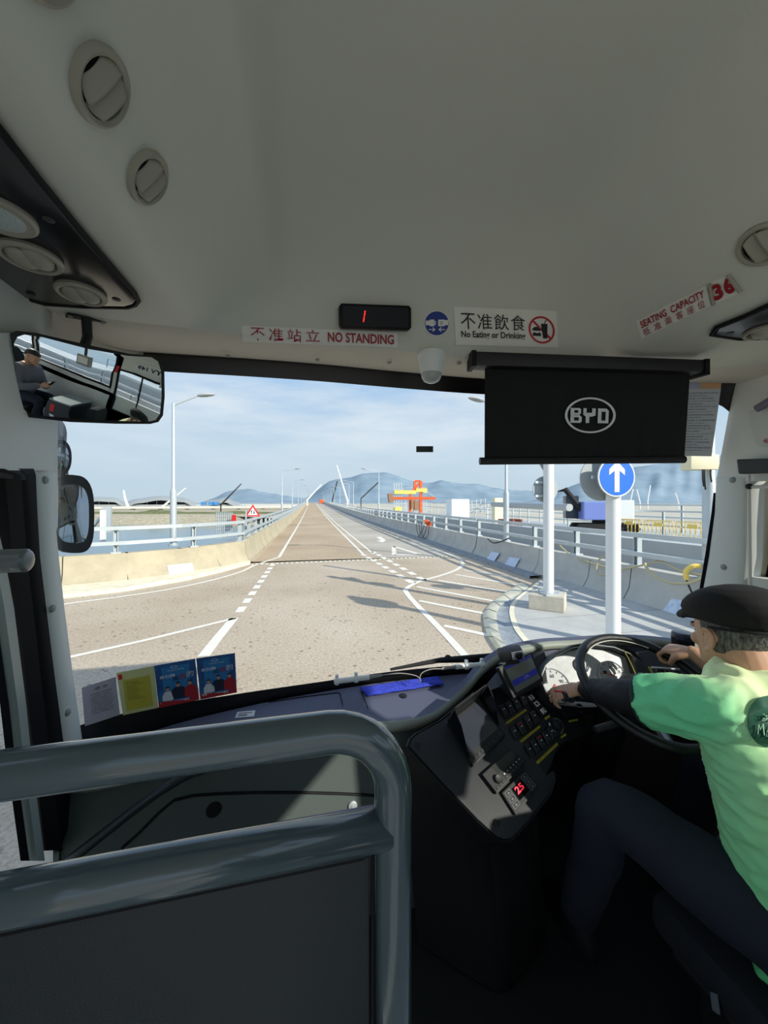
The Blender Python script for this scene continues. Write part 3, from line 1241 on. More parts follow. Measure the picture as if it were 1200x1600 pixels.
# ------------------------------------------------------------------ sea, shore, hills, terminal
b = MB()
b.grid([[(-6000, -800, -5), (6000, -800, -5)], [(-6000, 9000, -5), (6000, 9000, -5)]])
struct(b.build('sea', M_water, smooth=0))
b = MB()
fwd, rgt = Vector((_s, _c, 0)), Vector((_c, -_s, 0))
C_ = lambda lat, dep, z: fwd * dep + rgt * lat + Vector((0, 0, z))
random.seed(3)
rows = [[], [], [], [], []]
for i in range(60):
    lat = -330 + i * 5.2
    j = random.uniform(-1, 1)
    rows[0].append(C_(lat, 122 + j, -5.2))
    rows[1].append(C_(lat, 131 + j, -3.4 + random.uniform(-.4, .4)))
    rows[2].append(C_(lat, 138 + j, -2.4 + random.uniform(-.3, .3)))
    rows[3].append(C_(lat, 148, -2.2))
    rows[4].append(C_(lat, 420, -2.0))
b.grid(rows)
struct(b.build('shore', M_rock))
b = MB()
rows = [[], [], []]
for i in range(90):
    lat = -330 + i * 3.4
    h = .5 + 1.6 * max(0, noise.noise(Vector((i * .31, 0, 0)))) + random.uniform(0, .4)
    rows[0].append(C_(lat, 150, -2.3))
    rows[1].append(C_(lat, 153 + random.uniform(-1, 1), -2.2 + h))
    rows[2].append(C_(lat, 165, -2.1 + h * .5))
b.grid(rows)
o = b.build('scrub', M_scrub)
o['kind'] = 'stuff'
tag(o, 'low green scrub along the top of the rocky far shore', 'shrubs')
# land on the right and beyond
b = MB()
b.grid([[C_(38, 52, -2.6), C_(700, 40, -2.6)], [C_(-900, 900, -2.4), C_(2600, 900, -2.4)], [C_(-5000, 4200, -2), C_(6000, 4200, -2)]])
struct(b.build('land', mat('flat_land', (204, 200, 184), .95, var=.3, vscale=.02), None, smooth=0))
# viaduct between the shore and the terminal
root = thing('viaduct', 'long pale road viaduct crossing in front of the terminal on the far shore', 'bridge', C_(-100, 230, -2))
b = MB()
b.prism([C_(-300, 205, -1.6), C_(-300, 205, -.4), C_(-300, 212, -.4), C_(-300, 212, -1.6)], C_(-20, 262, .8) - C_(-300, 205, 0))
b.build('deck', mat('viaduct_concrete', (214, 212, 204), .9), root, smooth=0)
b = MB()
for i in range(18):
    t = i / 18
    p = C_(-300, 208, 0).lerp(C_(-20, 265, 0), t)
    b.box((p.x, p.y, -2.2), (2, 2, 1.4))
b.build('piers', mat('viaduct_concrete', (214, 212, 204), .9), root, smooth=0)
# site clutter in front (white fence, hoarding, gantry)
root = thing('mesh_fence', 'pale mesh fence panel with a red box behind the left rail', 'fence', at_d(348, 840, 30))
b = MB()
for i in range(9):
    a = at_d(338 + i * 3, 842, 30)
    c = at_d(338 + i * 3, 800, 30)
    b.tube([a, c], .035, 4)
for k in range(8):
    b.tube([at_d(337, 803 + 5 * k, 30), at_d(364, 803 + 5 * k, 30)], .03, 4)
b.build('mesh', M_galv, root)
b = MB()
a = at_d(365.5, 812, 29.5)
b.box(a, (.28, .25, .75))
b.build('red_box', M_signred, root, smooth=0)
root = thing('sign_gantry', 'white steel prop with a diagonal brace standing behind the rail by the wing mirror', 'frame', at_d(161, 850, 10.9))
b = MB()
b.tube([at_d(161, 850, 10.9), at_d(161, 797, 10.9)], .08, 4, square=True)
b.tube([at_d(145, 823, 11.2), at_d(160, 806, 11.0)], .05, 4, square=True)
b.build('post', M_white, root, smooth=0)
b = MB()
b.box(at_d(167, 812, 11.6), (.25, .1, .8))
b.build('board', M_galv, root, smooth=0)


def wave_terminal():
    d0 = 640
    root = thing('terminal_building', 'long airport terminal with pale rolling wave roofs on the far left shore', 'building', C_(-330, d0, -2))
    zt = lambda py, d=d0: EYE + (HY - py) / F * d
    xs = lambda px, d=d0: (px - CX) / F * d
    # roof line across the picture: humps
    def hump(px):
        pts = [(-60, 779), (90, 778), (130, 783), (150, 779), (178, 780), (195, 788), (215, 782), (250, 777.5), (285, 780), (310, 790), (330, 785), (352, 781), (372, 788), (384, 794)]
        for (a, ya), (c, yc) in zip(pts, pts[1:]):
            if a <= px <= c:
                t = (px - a) / (c - a)
                t = t * t * (3 - 2 * t)
                return ya + (yc - ya) * t
        return 794
    rows = [[] for _ in range(5)]
    for i in range(75):
        px = -60 + i * 6
        z = zt(hump(px))
        for k, (dd, dz) in enumerate(((-30, -5.0), (-29, 0), (10, 3.2), (60, 4.2), (110, -3))):
            p = C_(xs(px) * (d0 + dd) / d0, d0 + dd, z + dz)
            rows[k].append(p)
    b = MB()
    b.grid(rows)
    b.build('roof', M_roofgrey, root)
    rows = [[], []]
    for i in range(75):
        px = -60 + i * 6
        rows[0].append(C_(xs(px), d0, -2))
        rows[1].append(C_(xs(px), d0, zt(hump(px)) - .6))
    b = MB()
    b.grid(rows)
    b.build('facade', M_glassfar, root, smooth=0)
    b = MB()
    for i in range(30):
        px = -55 + i * 15
        p = C_(xs(px, d0 - 14), d0 - 14, 0)
        b.tube([(p.x, p.y, -2), (p.x, p.y, zt(hump(px)) - 1)], .45, 6)
    b.build('columns', M_white, root)
    b = MB()
    b.box((0, 0, 0), (1, 1, 1), Matrix.Translation(C_(-350, d0 - 22, -1.2)) @ Matrix.Rotation(-TH, 4, 'Z') @ Matrix.Diagonal((560, 10, 1.0, 1)))
    b.build('apron_wall', M_white, root, smooth=0)
    b = MB()
    for px in (318, 330, 338):
        b.box(C_(xs(px, 600), 600, 1.5), (7, 6, 5))
    b.build('blue_stands', mat('stand_blue', (60, 130, 190), .6), root, smooth=0)


wave_terminal()


def ridge(name, pts, d0, label_m, depth=.35):
    P = []
    for (a, ya), (c, yc) in zip(pts, pts[1:]):
        n = max(2, int(abs(c - a) / 5))
        for i in range(n):
            t = i / n
            P.append((a + (c - a) * t, ya + (yc - ya) * t + noise.noise(Vector((a + (c - a) * t, d0, 0)) * .11) * 1.6))
    P.append(pts[-1])
    rows = []
    K = 12
    for k in range(K + 1):
        t = k / K
        row = []
        for px, py in P:
            hz = (HY - py) / F * d0
            dd = d0 * (1 - depth + depth * t)
            sp = noise.noise(Vector((px * .05, t * 3.0, d0)))
            z = -2 + (hz + EYE + 2) * (t ** 1.15) * (1 + .28 * sp * (1 - t) * 2 * t ** .5)
            lat = (px - CX) / F * dd * (1 if t > .99 else 1)
            row.append(C_(lat, dd, z if t < 1 else hz + EYE))
        rows.append(row)
    back = [C_((px - CX) / F * d0 * 1.3, d0 * 1.3, -2) for px, py in P]
    rows.append(back)
    b = MB()
    b.grid(rows)
    return struct(b.build(name, label_m))


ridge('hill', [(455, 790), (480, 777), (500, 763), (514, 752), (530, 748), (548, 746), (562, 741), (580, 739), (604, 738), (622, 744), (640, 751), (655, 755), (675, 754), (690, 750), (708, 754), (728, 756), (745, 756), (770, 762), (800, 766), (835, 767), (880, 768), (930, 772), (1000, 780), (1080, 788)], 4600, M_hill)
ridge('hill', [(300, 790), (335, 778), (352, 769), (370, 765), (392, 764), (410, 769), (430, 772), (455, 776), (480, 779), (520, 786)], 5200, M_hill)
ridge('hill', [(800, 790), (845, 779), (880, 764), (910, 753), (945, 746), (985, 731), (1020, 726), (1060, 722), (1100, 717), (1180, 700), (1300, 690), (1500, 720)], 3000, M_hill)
# ================================================================== the bus shell
XL, XR = -.66, 1.79
M_ceil = mat('ceiling_moulding', (214, 216, 206), .55, spec=.35, bump=.05, bscale=260)
M_panel = mat('grey_wall_panel', (226, 228, 222), .5, bump=.03, bscale=200)
M_pillar = mat('pillar_cover', (220, 226, 222), .45)
M_seal = mat('rubber_seal', (12, 13, 17), .6, spec=.25)
M_frit = mat('black_frit', (6, 7, 9), .35)
M_dashtop = mat('sky_tinted_skin', (92, 96, 118), .62, bump=.12, bscale=420)  # grey skin, with the sky's reflection put into its bluish colour
M_dashfront = mat('dashboard_front', (88, 98, 96), .6, bump=.08, bscale=300)
M_lip = mat('sunlit_lip', (150, 158, 148), .5, bump=.08, bscale=300)  # same dash grey, painted paler for the sunlight along the lip
M_floor = mat('bus_floor', (20, 24, 28), .8, var=.3, vscale=8)
M_floor2 = mat('aisle_vinyl', (180, 186, 190), .6, var=.15, vscale=30)
M_vent = mat('vent_plastic', (168, 164, 150), .45)
M_hole = mat('vent_void', (8, 8, 8), .9)
M_glossblack = mat('gloss_black_panel', (6, 8, 16), .22, coat=.15)
M_bplast = mat('black_plastic', (20, 21, 24), .5)
M_bplast2 = mat('charcoal_plastic', (44, 46, 50), .5, bump=.06, bscale=500)
M_alu = mat('door_paint', (150, 162, 158), .4)
M_screw = mat('screw_cap', (150, 156, 150), .4)
M_paper = mat('sign_paper', (236, 236, 228), .5)
M_redink = mat('red_ink', (158, 22, 38), .5)
M_blackink = mat('black_ink', (14, 14, 16), .5)
M_blueink = mat('sign_royal_blue', (22, 52, 140), .5)
M_redband = mat('prohibition_red', (190, 30, 44), .5)
M_glass = glass_mat('window_glass', (.97, .985, .98), .05)

# ---- ceiling: a raised middle, sloping sides, a rolled front edge
XP = [(XL, 0), (-.50, .0), (-.36, .005), (-.325, .012), (-.30, .03), (-.26, .085), (-.20, .16), (-.155, .21), (-.125, .232), (-.10, .25), (-.075, .285), (-.045, .325), (.0, .348), (.08, .356), (.25, .36), (.4, .36), (.55, .36), (.66, .356), (.72, .346), (.765, .318), (.795, .28), (.825, .25), (.86, .225), (.91, .185), (.98, .12), (1.05, .06), (1.09, .022), (1.12, .008), (1.2, .0), (1.4, .0), (1.6, 0), (XR, 0)]
YP = [(-2.7, 1), (-1.6, 1), (-.8, 1), (-.2, 1), (.15, 1), (.25, 1), (.36, 1), (.5, 1.0), (.68, .985), (.80, .955), (.90, .90), (.98, .82), (1.05, .70), (1.10, .58), (1.14, .44), (1.165, .30), (1.18, .16), (1.19, .05), (1.195, 0)]
ZC = 2.765


def refine(L_, k):
    P = smooth_path([Vector((a, c, 0)) for a, c in L_], k)
    return [(p.x, p.y) for p in P]


XP, YP = refine(XP, 3), refine(YP, 3)


def bow(x, y):                      # the front edge bows forward in the middle like the windscreen
    k = max(0, min(1, (y - .3) / .8))
    u = (x - .45) / 1.25
    return y - .10 * k * u * u * (1.6 if x > .45 else .55) + .02 * k


rows = []
for y, s_ in YP:
    rows.append([(x, bow(x, y), ZC + h * s_ + (.17 * max(0, min(1, (x - .95) / .15)) * max(0, min(1, (.35 - y) / .2)) * (1 if h < .2 else 1 - h / .3))) for x, h in XP])
mb = MB()
mb.grid(rows)
ceiling = struct(mb.build('ceiling', M_ceil, smooth=60))
S_ceil = Skin(ceiling)
# header strip between the ceiling edge and the windscreen, with its screws
TOP = [(-.668, 1.16, 2.755), (-.645, 1.31, 2.76), (-.57, 1.41, 2.768), (-.46, 1.432, 2.775), (-.2, 1.445, 2.785), (.07, 1.455, 2.79), (.4, 1.47, 2.79), (.76, 1.46, 2.785), (1.1, 1.405, 2.78), (1.35, 1.345, 2.78), (1.55, 1.285, 2.775), (1.68, 1.245, 2.765), (1.795, 1.185, 2.75)]
BOT = [(-.668, 1.20, 1.52), (-.655, 1.295, 1.49), (-.60, 1.385, 1.46), (-.46, 1.475, 1.43), (-.2, 1.55, 1.41), (.07, 1.595, 1.40), (.4, 1.625, 1.40), (.76, 1.62, 1.40), (1.1, 1.585, 1.41), (1.35, 1.53, 1.43), (1.55, 1.46, 1.45), (1.70, 1.385, 1.47), (1.80, 1.30, 1.48)]
TOP = smooth_path(TOP, 4)
BOT = smooth_path(BOT, 4)
mb = MB()
front = [Vector(rows[-1][j]) for j in range(len(rows[-1]))]
n_ = len(TOP)


def front_at(x):
    for a, c in zip(front, front[1:]):
        if a.x <= x <= c.x:
            return a.lerp(c, (x - a.x) / (c.x - a.x))
    return front[0] if x < front[0].x else front[-1]


r0 = [front_at(p.x) for p in TOP]
mb.grid([r0, [a.lerp(c, .12) - Vector((0, 0, .012)) for a, c in zip(r0, TOP)], [a.lerp(c, .8) - Vector((0, 0, .014)) for a, c in zip(r0, TOP)], [c + Vector((0, .01, .0)) for c in TOP], [c + Vector((0, .06, .1)) for c in TOP]])
header = struct(mb.build('trim_1', mat('header_foam', (222, 216, 202), .9, bump=.25, bscale=300), smooth=60))
S_ceil = Skin(ceiling, header)
# outer roof above the ceiling keeps the sun out
mb = MB()
mb.box((.565, -.6, 3.16), (2.7, 4.3, .04))
mb.box((.565, 1.53, 2.99), (2.6, .05, .34))
struct(mb.build('roof', M_ceil, smooth=0))

# ---- windscreen: glass plus its black printed border
NV = 12


def wpt(i, t, off=0.0):
    p = BOT[i].lerp(TOP[i], t)
    bulge = .05 * 4 * t * (1 - t)
    a, c = TOP[max(i - 1, 0)], TOP[min(i + 1, n_ - 1)]
    tg = (c - a)
    nrm = Vector((-tg.y, tg.x, 0)).normalized()
    return p + nrm * (bulge - off)


mb = MB()
mb.grid([[wpt(i, k / NV) for i in range(n_)] for k in range(NV + 1)])
window_1 = struct(mb.build('window_1', M_glass, smooth=80))
S_wind = Skin(window_1)
b = MB()
b.grid([[wpt(i, t, .003) for i in range(n_)] for t in (.0, .035, .066)])
b.grid([[wpt(i, t, .003) for i in range(5, n_)] for t in (.953, .975, 1.0)])
b.grid([[wpt(n_ - 1, k / NV, .003) + Vector((-.035 * max(0, (k - 8) / 4) ** 2.5 - .004, .004, 0)), wpt(n_ - 1, k / NV, .003)] if False else [wpt(n_ - 1, k / NV, .003).lerp(wpt(n_ - 3, k / NV, .003), .04 + .5 * max(0, (k - 7) / 5) ** 3), wpt(n_ - 1, k / NV, .003)] for k in range(NV + 1)])
b.grid([[wpt(i, k / NV, .003) for i in (0, 1)] for k in range(NV - 1)])
for k in range(6):          # rounded top right corner of the print
    a = k / 6
    b.grid([[wpt(i, .953 - .028 * (1 - math.sqrt(max(0, 1 - (1 - a) ** 2))) * 0 - .0, .003), wpt(i, .9535 - .05 * ((i - (n_ - 8)) / 6.0) ** 3, .003)] for i in range(n_ - 8, n_ - 1)]) if k == 0 else None
fr = b.build('frit_border', M_frit, window_1)
b = MB()
b.grid([[TOP[i] + Vector((.02, -.004, .005)) for i in range(0, 10)], [TOP[i] + Vector((.02, -.004, -.03)) for i in range(0, 10)], [TOP[i] + Vector((.02, -.004, -.075 + .075 * (i / 9.0) ** 2)) for i in range(0, 10)]])
struct(b.build('trim_9', MATS['header_foam'], smooth=60))

# ---- body sides, floors
mb = MB()
mb.box((XL - .03, .80, 2.545), (.06, .8, .45))                      # panel over the front door
mb.box((XL - .03, -.2, 2.0), (.06, .9, 1.6))                        # wall behind the door
mb.box((XL - .03, .35, .35), (.06, 2.0, .25))
wall_left = struct(mb.build('wall_left', M_panel, smooth=0))
mb = MB()
mb.box((XR + .03, -.75, 1.42), (.06, 3.9, 1.06))                    # below the windows
mb.box((XR + .03, .72, 1.45), (.06, 1.05, .40))
mb.box((XR + .03, -1.15, 1.96), (.06, 2.7, .16))
mb.box((XR + .03, -1.23, 2.985), (.06, 2.95, .20))                     # above the windows
mb.box((XR + .03, .70, 2.73), (.06, 1.0, .70))
mb.box((XR + .03, .235, 2.2), (.06, .09, 1.3))                      # pillar behind the driver
mb.box((XR + .03, -1.15, 2.45), (.06, .08, .95))
mb.box((XR + .03, 1.30, 1.0), (.06, .7, 1.0))
wall_right = struct(mb.build('wall_right', M_panel, smooth=0))
mb = MB()
mb.box((.565, .85, .70), (2.5, 2.2, .10))
floor = struct(mb.build('floor', M_floor, smooth=0))
mb = MB()
mb.box((.1, -1.2, 1.0), (1.52, 3.6, .10))
mb.box((1.32, -1.6, 1.0), (.92, 2.8, .10))
struct(mb.build('floor', M_floor2, smooth=0))
mb = MB()
mb.grid([[p + Vector((0, .0, .0)) for p in BOT], [Vector((p.x, p.y + .03, 1.1)) for p in BOT], [Vector((p.x, p.y + .03, .5)) for p in BOT]])
mb.grid([[p + Vector((0, .05, .0)) for p in BOT], [Vector((p.x, p.y + .08, 1.1)) for p in BOT], [Vector((p.x, p.y + .08, .5)) for p in BOT]])
struct(mb.build('wall_front', M_bplast, smooth=40))
mb = MB()
mb.box((XL - .03, 1.27, 1.0), (.06, .18, 1.0))
struct(mb.build('wall_left', M_panel, smooth=0))
for i, (y0, y1, z0, z1) in enumerate(((.28, 1.07, 1.63, 2.38), (-1.11, .19, 2.04, 2.88), (-2.6, -1.19, 2.04, 2.88))):
    mb = MB()
    mb.box((XR + .03, (y0 + y1) / 2, (z0 + z1) / 2), (.006, y1 - y0, z1 - z0))
    w = struct(mb.build('window_%d' % (i + 2), M_glass, smooth=0))
    mb = MB()
    for (a, c) in (((y0, z0), (y1, z0)), ((y1, z0), (y1, z1)), ((y1, z1), (y0, z1)), ((y0, z1), (y0, z0))):
        mb.tube([(XR + .005, *a), (XR + .005, *c)], .022, 4, square=True)
    if i == 0:
        mb.tube([(XR + .01, .66, z0), (XR + .01, .66, z1)], .016, 4, square=True)
    mb.build('window_frame', M_seal, w, smooth=0)

# ---- left front pillar, its cap screws, and the folding door
Mp = lambda px, py, x=XL + .012: at_x(px, py, x)
mb = MB()
rows = []
for py, xa, xb in ((738, 49, 87), (760, 50, 88), (790, 52, 88), (806, 54, 85), (830, 55, 84), (870, 57, 88), (950, 66, 97), (1050, 78, 110), (1165, 93, 127), (1320, 118, 150)):
    p, q = Mp(xa, py), Mp(xb, py)
    rows.append([p + Vector((-.02, 0, 0)), p, p.lerp(q, .15) + Vector((.012, 0, 0)), p.lerp(q, .85) + Vector((.012, 0, 0)), q, q + Vector((-.03, .01, 0))])
mb.grid(rows)
trim_2 = struct(mb.build('trim_2', M_pillar, smooth=50))
b = MB()
rows = []
for py, xa, xb in ((520, -60, 72), (600, -60, 76), (655, -60, 80), (735, -40, 83)):
    p, q = Mp(xa, py, XL + .016), Mp(xb, py, XL + .016)
    rows.append([p, q, q + Vector((-.03, .005, 0))])
b.grid(rows)
struct(b.build('trim_3', M_panel, smooth=30))
for i, (px, py) in enumerate(((70, 750), (81, 951), (105, 1113))):
    p = Mp(px, py, XL + .024)
    b = MB()
    b.lathe(p, (1, 0, 0), [(.0105, 0), (.0095, .004), (.005, .007)], 14)
    b.build('screw_cap', M_screw, trim_2)

door = struct(bpy.data.objects.new('door_1', None))
COL.objects.link(door)
door.location = (XL, .7, .45)
YD0, YD1, ZD0, ZD1 = .30, .98, .45, 2.30
b = MB()
fw = .055
for (y0, y1, z0, z1) in ((YD0, YD0 + fw, ZD0, ZD1), (YD1 - fw, YD1, ZD0, ZD1), (YD0 + fw, YD1 - fw, ZD1 - .08, ZD1), (YD0 + fw, YD1 - fw, ZD0, ZD0 + .3), (YD0 + fw, YD1 - fw, 1.30, 1.36)):
    b.box((XL - .02, (y0 + y1) / 2, (z0 + z1) / 2), (.045, y1 - y0, z1 - z0))
# the forward edge of the leaf leans with the screen
b.build('door_leaf', M_alu, door, bevel=.006, smooth=0)
b = MB()
b.box((XL - .02, (YD0 + YD1) / 2, 1.4), (.006, YD1 - YD0 - .1, 1.75))
b.build('door_glass', M_glass, door, smooth=0)
b = MB()
rows = []
for py, xa, xb in ((732, -45, 50), (742, 2, 50), (800, 8, 52), (870, 14, 56), (950, 24, 66), (1050, 34, 79), (1165, 47, 95), (1330, 66, 122)):
    p, q = Mp(xa, py, XL + .004), Mp(xb, py, XL + .004)
    m = p.lerp(q, .45)
    rows.append([p + Vector((-.03, 0, 0)), p + Vector((.006, 0, 0)), p.lerp(q, .35) + Vector((.016, 0, 0)), m + Vector((-.004, 0, 0)), p.lerp(q, .62) + Vector((.012, 0, 0)), p.lerp(q, .9) + Vector((.014, 0, 0)), q + Vector((-.03, 0, 0))])
b.grid(rows)
b.build('door_seal', M_seal, door, smooth=50)
b = MB()
b.grid([[Mp(xa, py, XL + .012), Mp((xa + xb) / 2, py, XL + .026), Mp(xb, py, XL + .016)] for py, xa, xb in ((735, -50, -24), (860, -24, 5), (950, -8, 22), (1100, 14, 41), (1170, 22, 48), (1345, 46, 70))])
b.build('door_edge', M_alu, door, smooth=50)
b = MB()
b.grid([[Mp(xa - 14, py, XL + .008), Mp(xa, py, XL + .014)] for py, xa in ((860, -24), (950, -8), (1100, 14), (1170, 22), (1345, 46))])
b.build('door_edge_seal', M_seal, door, smooth=50)
b = MB()
b.box((XL + .0, .65, 2.325), (.03, .86, .04))
b.build('door_head_seal', M_seal, door, smooth=0)

# ---- right front pillar
Mr = lambda px, py, x=XR - .015: at_x(px, py, x)
mb = MB()
rows = []
for py, xa, xb in ((520, 1120, 1290), (560, 1138, 1290), (600, 1146, 1290), (660, 1136, 1290), (752, 1119, 1290)):
    p, q = Mr(xa, py), Mr(xb, py)
    rows.append([p + Vector((.04, .01, 0)), p, p.lerp(q, .1) + Vector((-.01, 0, 0)), q])
mb.grid(rows)
trim_4 = struct(mb.build('trim_4', M_panel, smooth=50))
mb = MB()
rows = []
for py, xa, xb in ((746, 1119, 1172), (800, 1117, 1170), (870, 1108, 1168), (925, 1098, 1162), (1000, 1086, 1156)):
    p, q = Mr(xa, py), Mr(xb, py)
    rows.append([p + Vector((.04, .01, 0)), p, p.lerp(q, .12) + Vector((-.012, 0, 0)), p.lerp(q, .85) + Vector((-.012, 0, 0)), q, q + Vector((.05, -.02, 0))])
mb.grid(rows)
trim_5 = struct(mb.build('trim_5', M_pillar, smooth=50))
QS = []
mb = MB()
rows = []
for py, xa, k in ((742, 1168, 1.0), (800, 1166, .95), (870, 1160, .85), (930, 1152, .75), (1010, 1140, .7)):
    p = Mr(xa, py) + Vector((.01, -.004, 0))
    q = p + Vector((.085 * k, -.042 * k, 0))
    QS.append(q)
    rows.append([p, p.lerp(q, .5), q])
mb.grid(rows)
struct(mb.build('trim_6', mat('cream_pillar', (226, 218, 196), .5), smooth=50))
mb = MB()
mb.grid([[q, q + Vector((-.012, -.035, 0)), q + Vector((.02, -.075, 0))] for q in QS])
struct(mb.build('trim_7', M_seal, smooth=50))
for px, py, par in ((1145, 750, trim_5), (1131, 886, trim_5), (1183, 572, trim_4)):
    p = Mr(px, py, XR - .026)
    b = MB()
    b.lathe(p, (-1, 0, 0), [(.013, 0), (.012, .004), (.006, .008)], 14)
    b.build('screw_cap', M_screw, par)
# a black edge strip where glass meets the right pillar
b = MB()
rows = []
for py, x in ((770, 1122), (800, 1119), (860, 1110), (925, 1099)):
    p = at_x(x, py, XR - .0)
    rows.append([p + Vector((-.004, -.004, 0)), p + Vector((-.018, .006, 0)), p + Vector((.02, .02, 0))])
b.grid(rows)
struct(b.build('trim_8', M_seal, smooth=0))

# ================================================================== things on the ceiling
U = Plane(Vector((0, 0, ZC - .001)), Vector((1, 0, ZC - .001)), Vector((0, 1, ZC - .001)))      # underside of the side lockers


def air_nozzle(c, n, r, label, tilt=0.0, group=None, updir=None, slats=True):
    """round outlet: bezel, dark throat and two curved flaps"""
    n = Vector(n).normalized()
    x = Vector(updir) if updir else Vector((0, 1, 0))
    x = (x - n * x.dot(n)).normalized()
    root = thing('air_vent', label, 'vent', c, group)
    b = MB()
    b.lathe(c, n, [(r * .98, -.004), (r, .002), (r * .97, .008), (r * .88, .011), (r * .76, .008), (r * .72, -.004)], 36)
    b.build('bezel', M_vent, root)
    b = MB()
    b.lathe(Vector(c), n, [(r * .74, .0005), (r * .74, .002)], 30)
    b.build('throat', M_hole, root)
    y = n.cross(x)
    for t0, t1 in ((-.80, -.10), (-.04, .66)):
        b = MB()
        rows = []
        for i in range(9):
            t = t0 + (t1 - t0) * i / 8
            half = r * .72 * math.sqrt(max(.03, 1 - t * t))
            rows.append([Vector(c) + x * (r * .72 * t) + y * (half * (-1 + j / 4)) + n * (.0025 + .0095 * i / 8 + .003 * (1 - (-1 + j / 4) ** 2)) for j in range(9)])
        b.grid(rows)
        b.build('flap', M_vent, root, solid=.002)
    return root


for i, (px, py, r, lab) in enumerate(((155, 134, .047, 'large round ceiling air vent, second up from the interior mirror'), (229, 277, .045, 'round ceiling air vent on the left slope nearest the windscreen'), (58, -100, .05, 'round ceiling air vent cut off by the top edge of the photo'), (1194, 381, .05, 'round ceiling air vent on the right above the seating capacity sign'))):
    p, n = S_ceil.hit(max(px, 2), max(py, 1)) if py > 0 else S_ceil.hit(58, -100)
    air_nozzle(p, n, r, lab, updir=(0, 1, 0))


def locker_panel(poly, label, nozz, screws, lamp=None):
    root = thing('service_panel', label, 'panel', U.pt(*poly[0]))
    P = [U.pt(x, y, .001) for x, y in poly]
    b = MB()
    b.prism(P, (0, 0, -.010))
    b.build('panel', M_glossblack, root, bevel=.003, smooth=30)
    cen = sum(P, Vector()) / len(P)
    b = MB()
    out = [p + (p - cen).normalized() * .008 - Vector((0, 0, .006)) for p in P]
    b.tube(out, .006, 6, close=True)
    b.build('panel_rim', M_seal, root)
    for px, py in screws:
        b = MB()
        b.lathe(U.pt(px, py, .010), (0, 0, -1), [(.009, 0), (.009, .002), (.006, .003)], 14)
        b.build('screw', M_bplast2, root)
    for px, py, r in nozz:
        c = U.pt(px, py, .011)
        b = MB()
        b.lathe(c, (0, 0, -1), [(r * 1.0, 0), (r * 1.02, .006), (r * .94, .011), (r * .8, .010), (r * .76, .0)], 30)
        o = b.build('nozzle', M_vent, root)
        for k, dx in enumerate((-.25, .35)):
            b = MB()
            b.ball(c + Vector((r * dx * .8, -r * .12, -.006)), (r * .52, r * .60, .018), Matrix.Rotation(.35, 3, 'Y'), 20, 10)
            b.build('ball_flap', M_vent, o)
    if lamp:
        px, py, r = lamp
        c = U.pt(px, py, .011)
        b = MB()
        b.lathe(c, (0, 0, -1), [(r, 0), (r, .006), (r * .9, .010), (r * .8, .008)], 30)
        o = b.build('lamp_bezel', M_vent, root)
        b = MB()
        b.lathe(c, (0, 0, -1), [(r * .8, .006), (r * .5, .011), (r * .1, .012)], 26)
        b.build('lamp_lens', mat('lamp_lens', (190, 204, 206), .25, bump=.5, bscale=220), o)
    return root


locker_panel([(-70, 110), (-20, 172), (60, 276), (120, 352), (205, 452), (211, 463), (207, 469), (195, 473), (130, 472), (70, 468), (35, 458), (0, 440), (-60, 400)], 'gloss black overhead service panel with lamp and air nozzles above the interior mirror',
             [(48, 391, .052), (127, 449, .050)], [(76, 333), (48, 453), (182, 461)], (-2, 324, .052))
locker_panel([(1117, 518), (1124, 508), (1165, 492), (1230, 462), (1320, 440), (1330, 520), (1240, 522), (1160, 524)], 'small dark overhead service panel with one air nozzle above the driver',
             [(1190, 511, .042)], [(1141, 514)])

# ---- signs
def sticker(name, label, cat, q, surf, m, nu=44, nv=14, off=.0022, flat=False):
    f = quadmap(surf, q, off, flat)
    b = MB()
    b.sheet(f, 0, 0, 1, 1, nu, nv)
    return tag(b.build(name, m, None, smooth=60), label, cat), f


o, f = sticker('no_standing_sign', 'long white strip sign reading no standing in red on the header', 'sign', ((378, 508.5), (621, 520), (621, 543), (379, 533)), S_ceil, M_paper)
b = MB()
for i, ch in enumerate('不准站立'):
    b.text(ch, f, .055 + i * .118, .16, .145 + i * .118, .90, .003, .0)
b.build('chinese_lettering', M_redink, o, smooth=0)
b = MB()
b.text('NO STANDING', f, .55, .17, .975, .82, .0035, .022)
b.build('lettering', M_redink, o, smooth=0)
o, f = sticker('no_eating_sign', 'white sign reading no eating or drinking with a red prohibition ring', 'sign', ((708.5, 479), (869.5, 485.5), (872, 543), (712, 539)), S_ceil, M_paper)
b = MB()
for i, ch in enumerate('不准飲食'):
    b.text(ch, f, .06 + i * .162, .42, .20 + i * .162, .84, .003, .0)
b.build('chinese_lettering', M_blackink, o, smooth=0)
b = MB()
b.text('No Eating or Drinking', f, .055, .15, .68, .37, .0035, .018)
b.build('english_lettering', M_blackink, o, smooth=0)
b = MB()
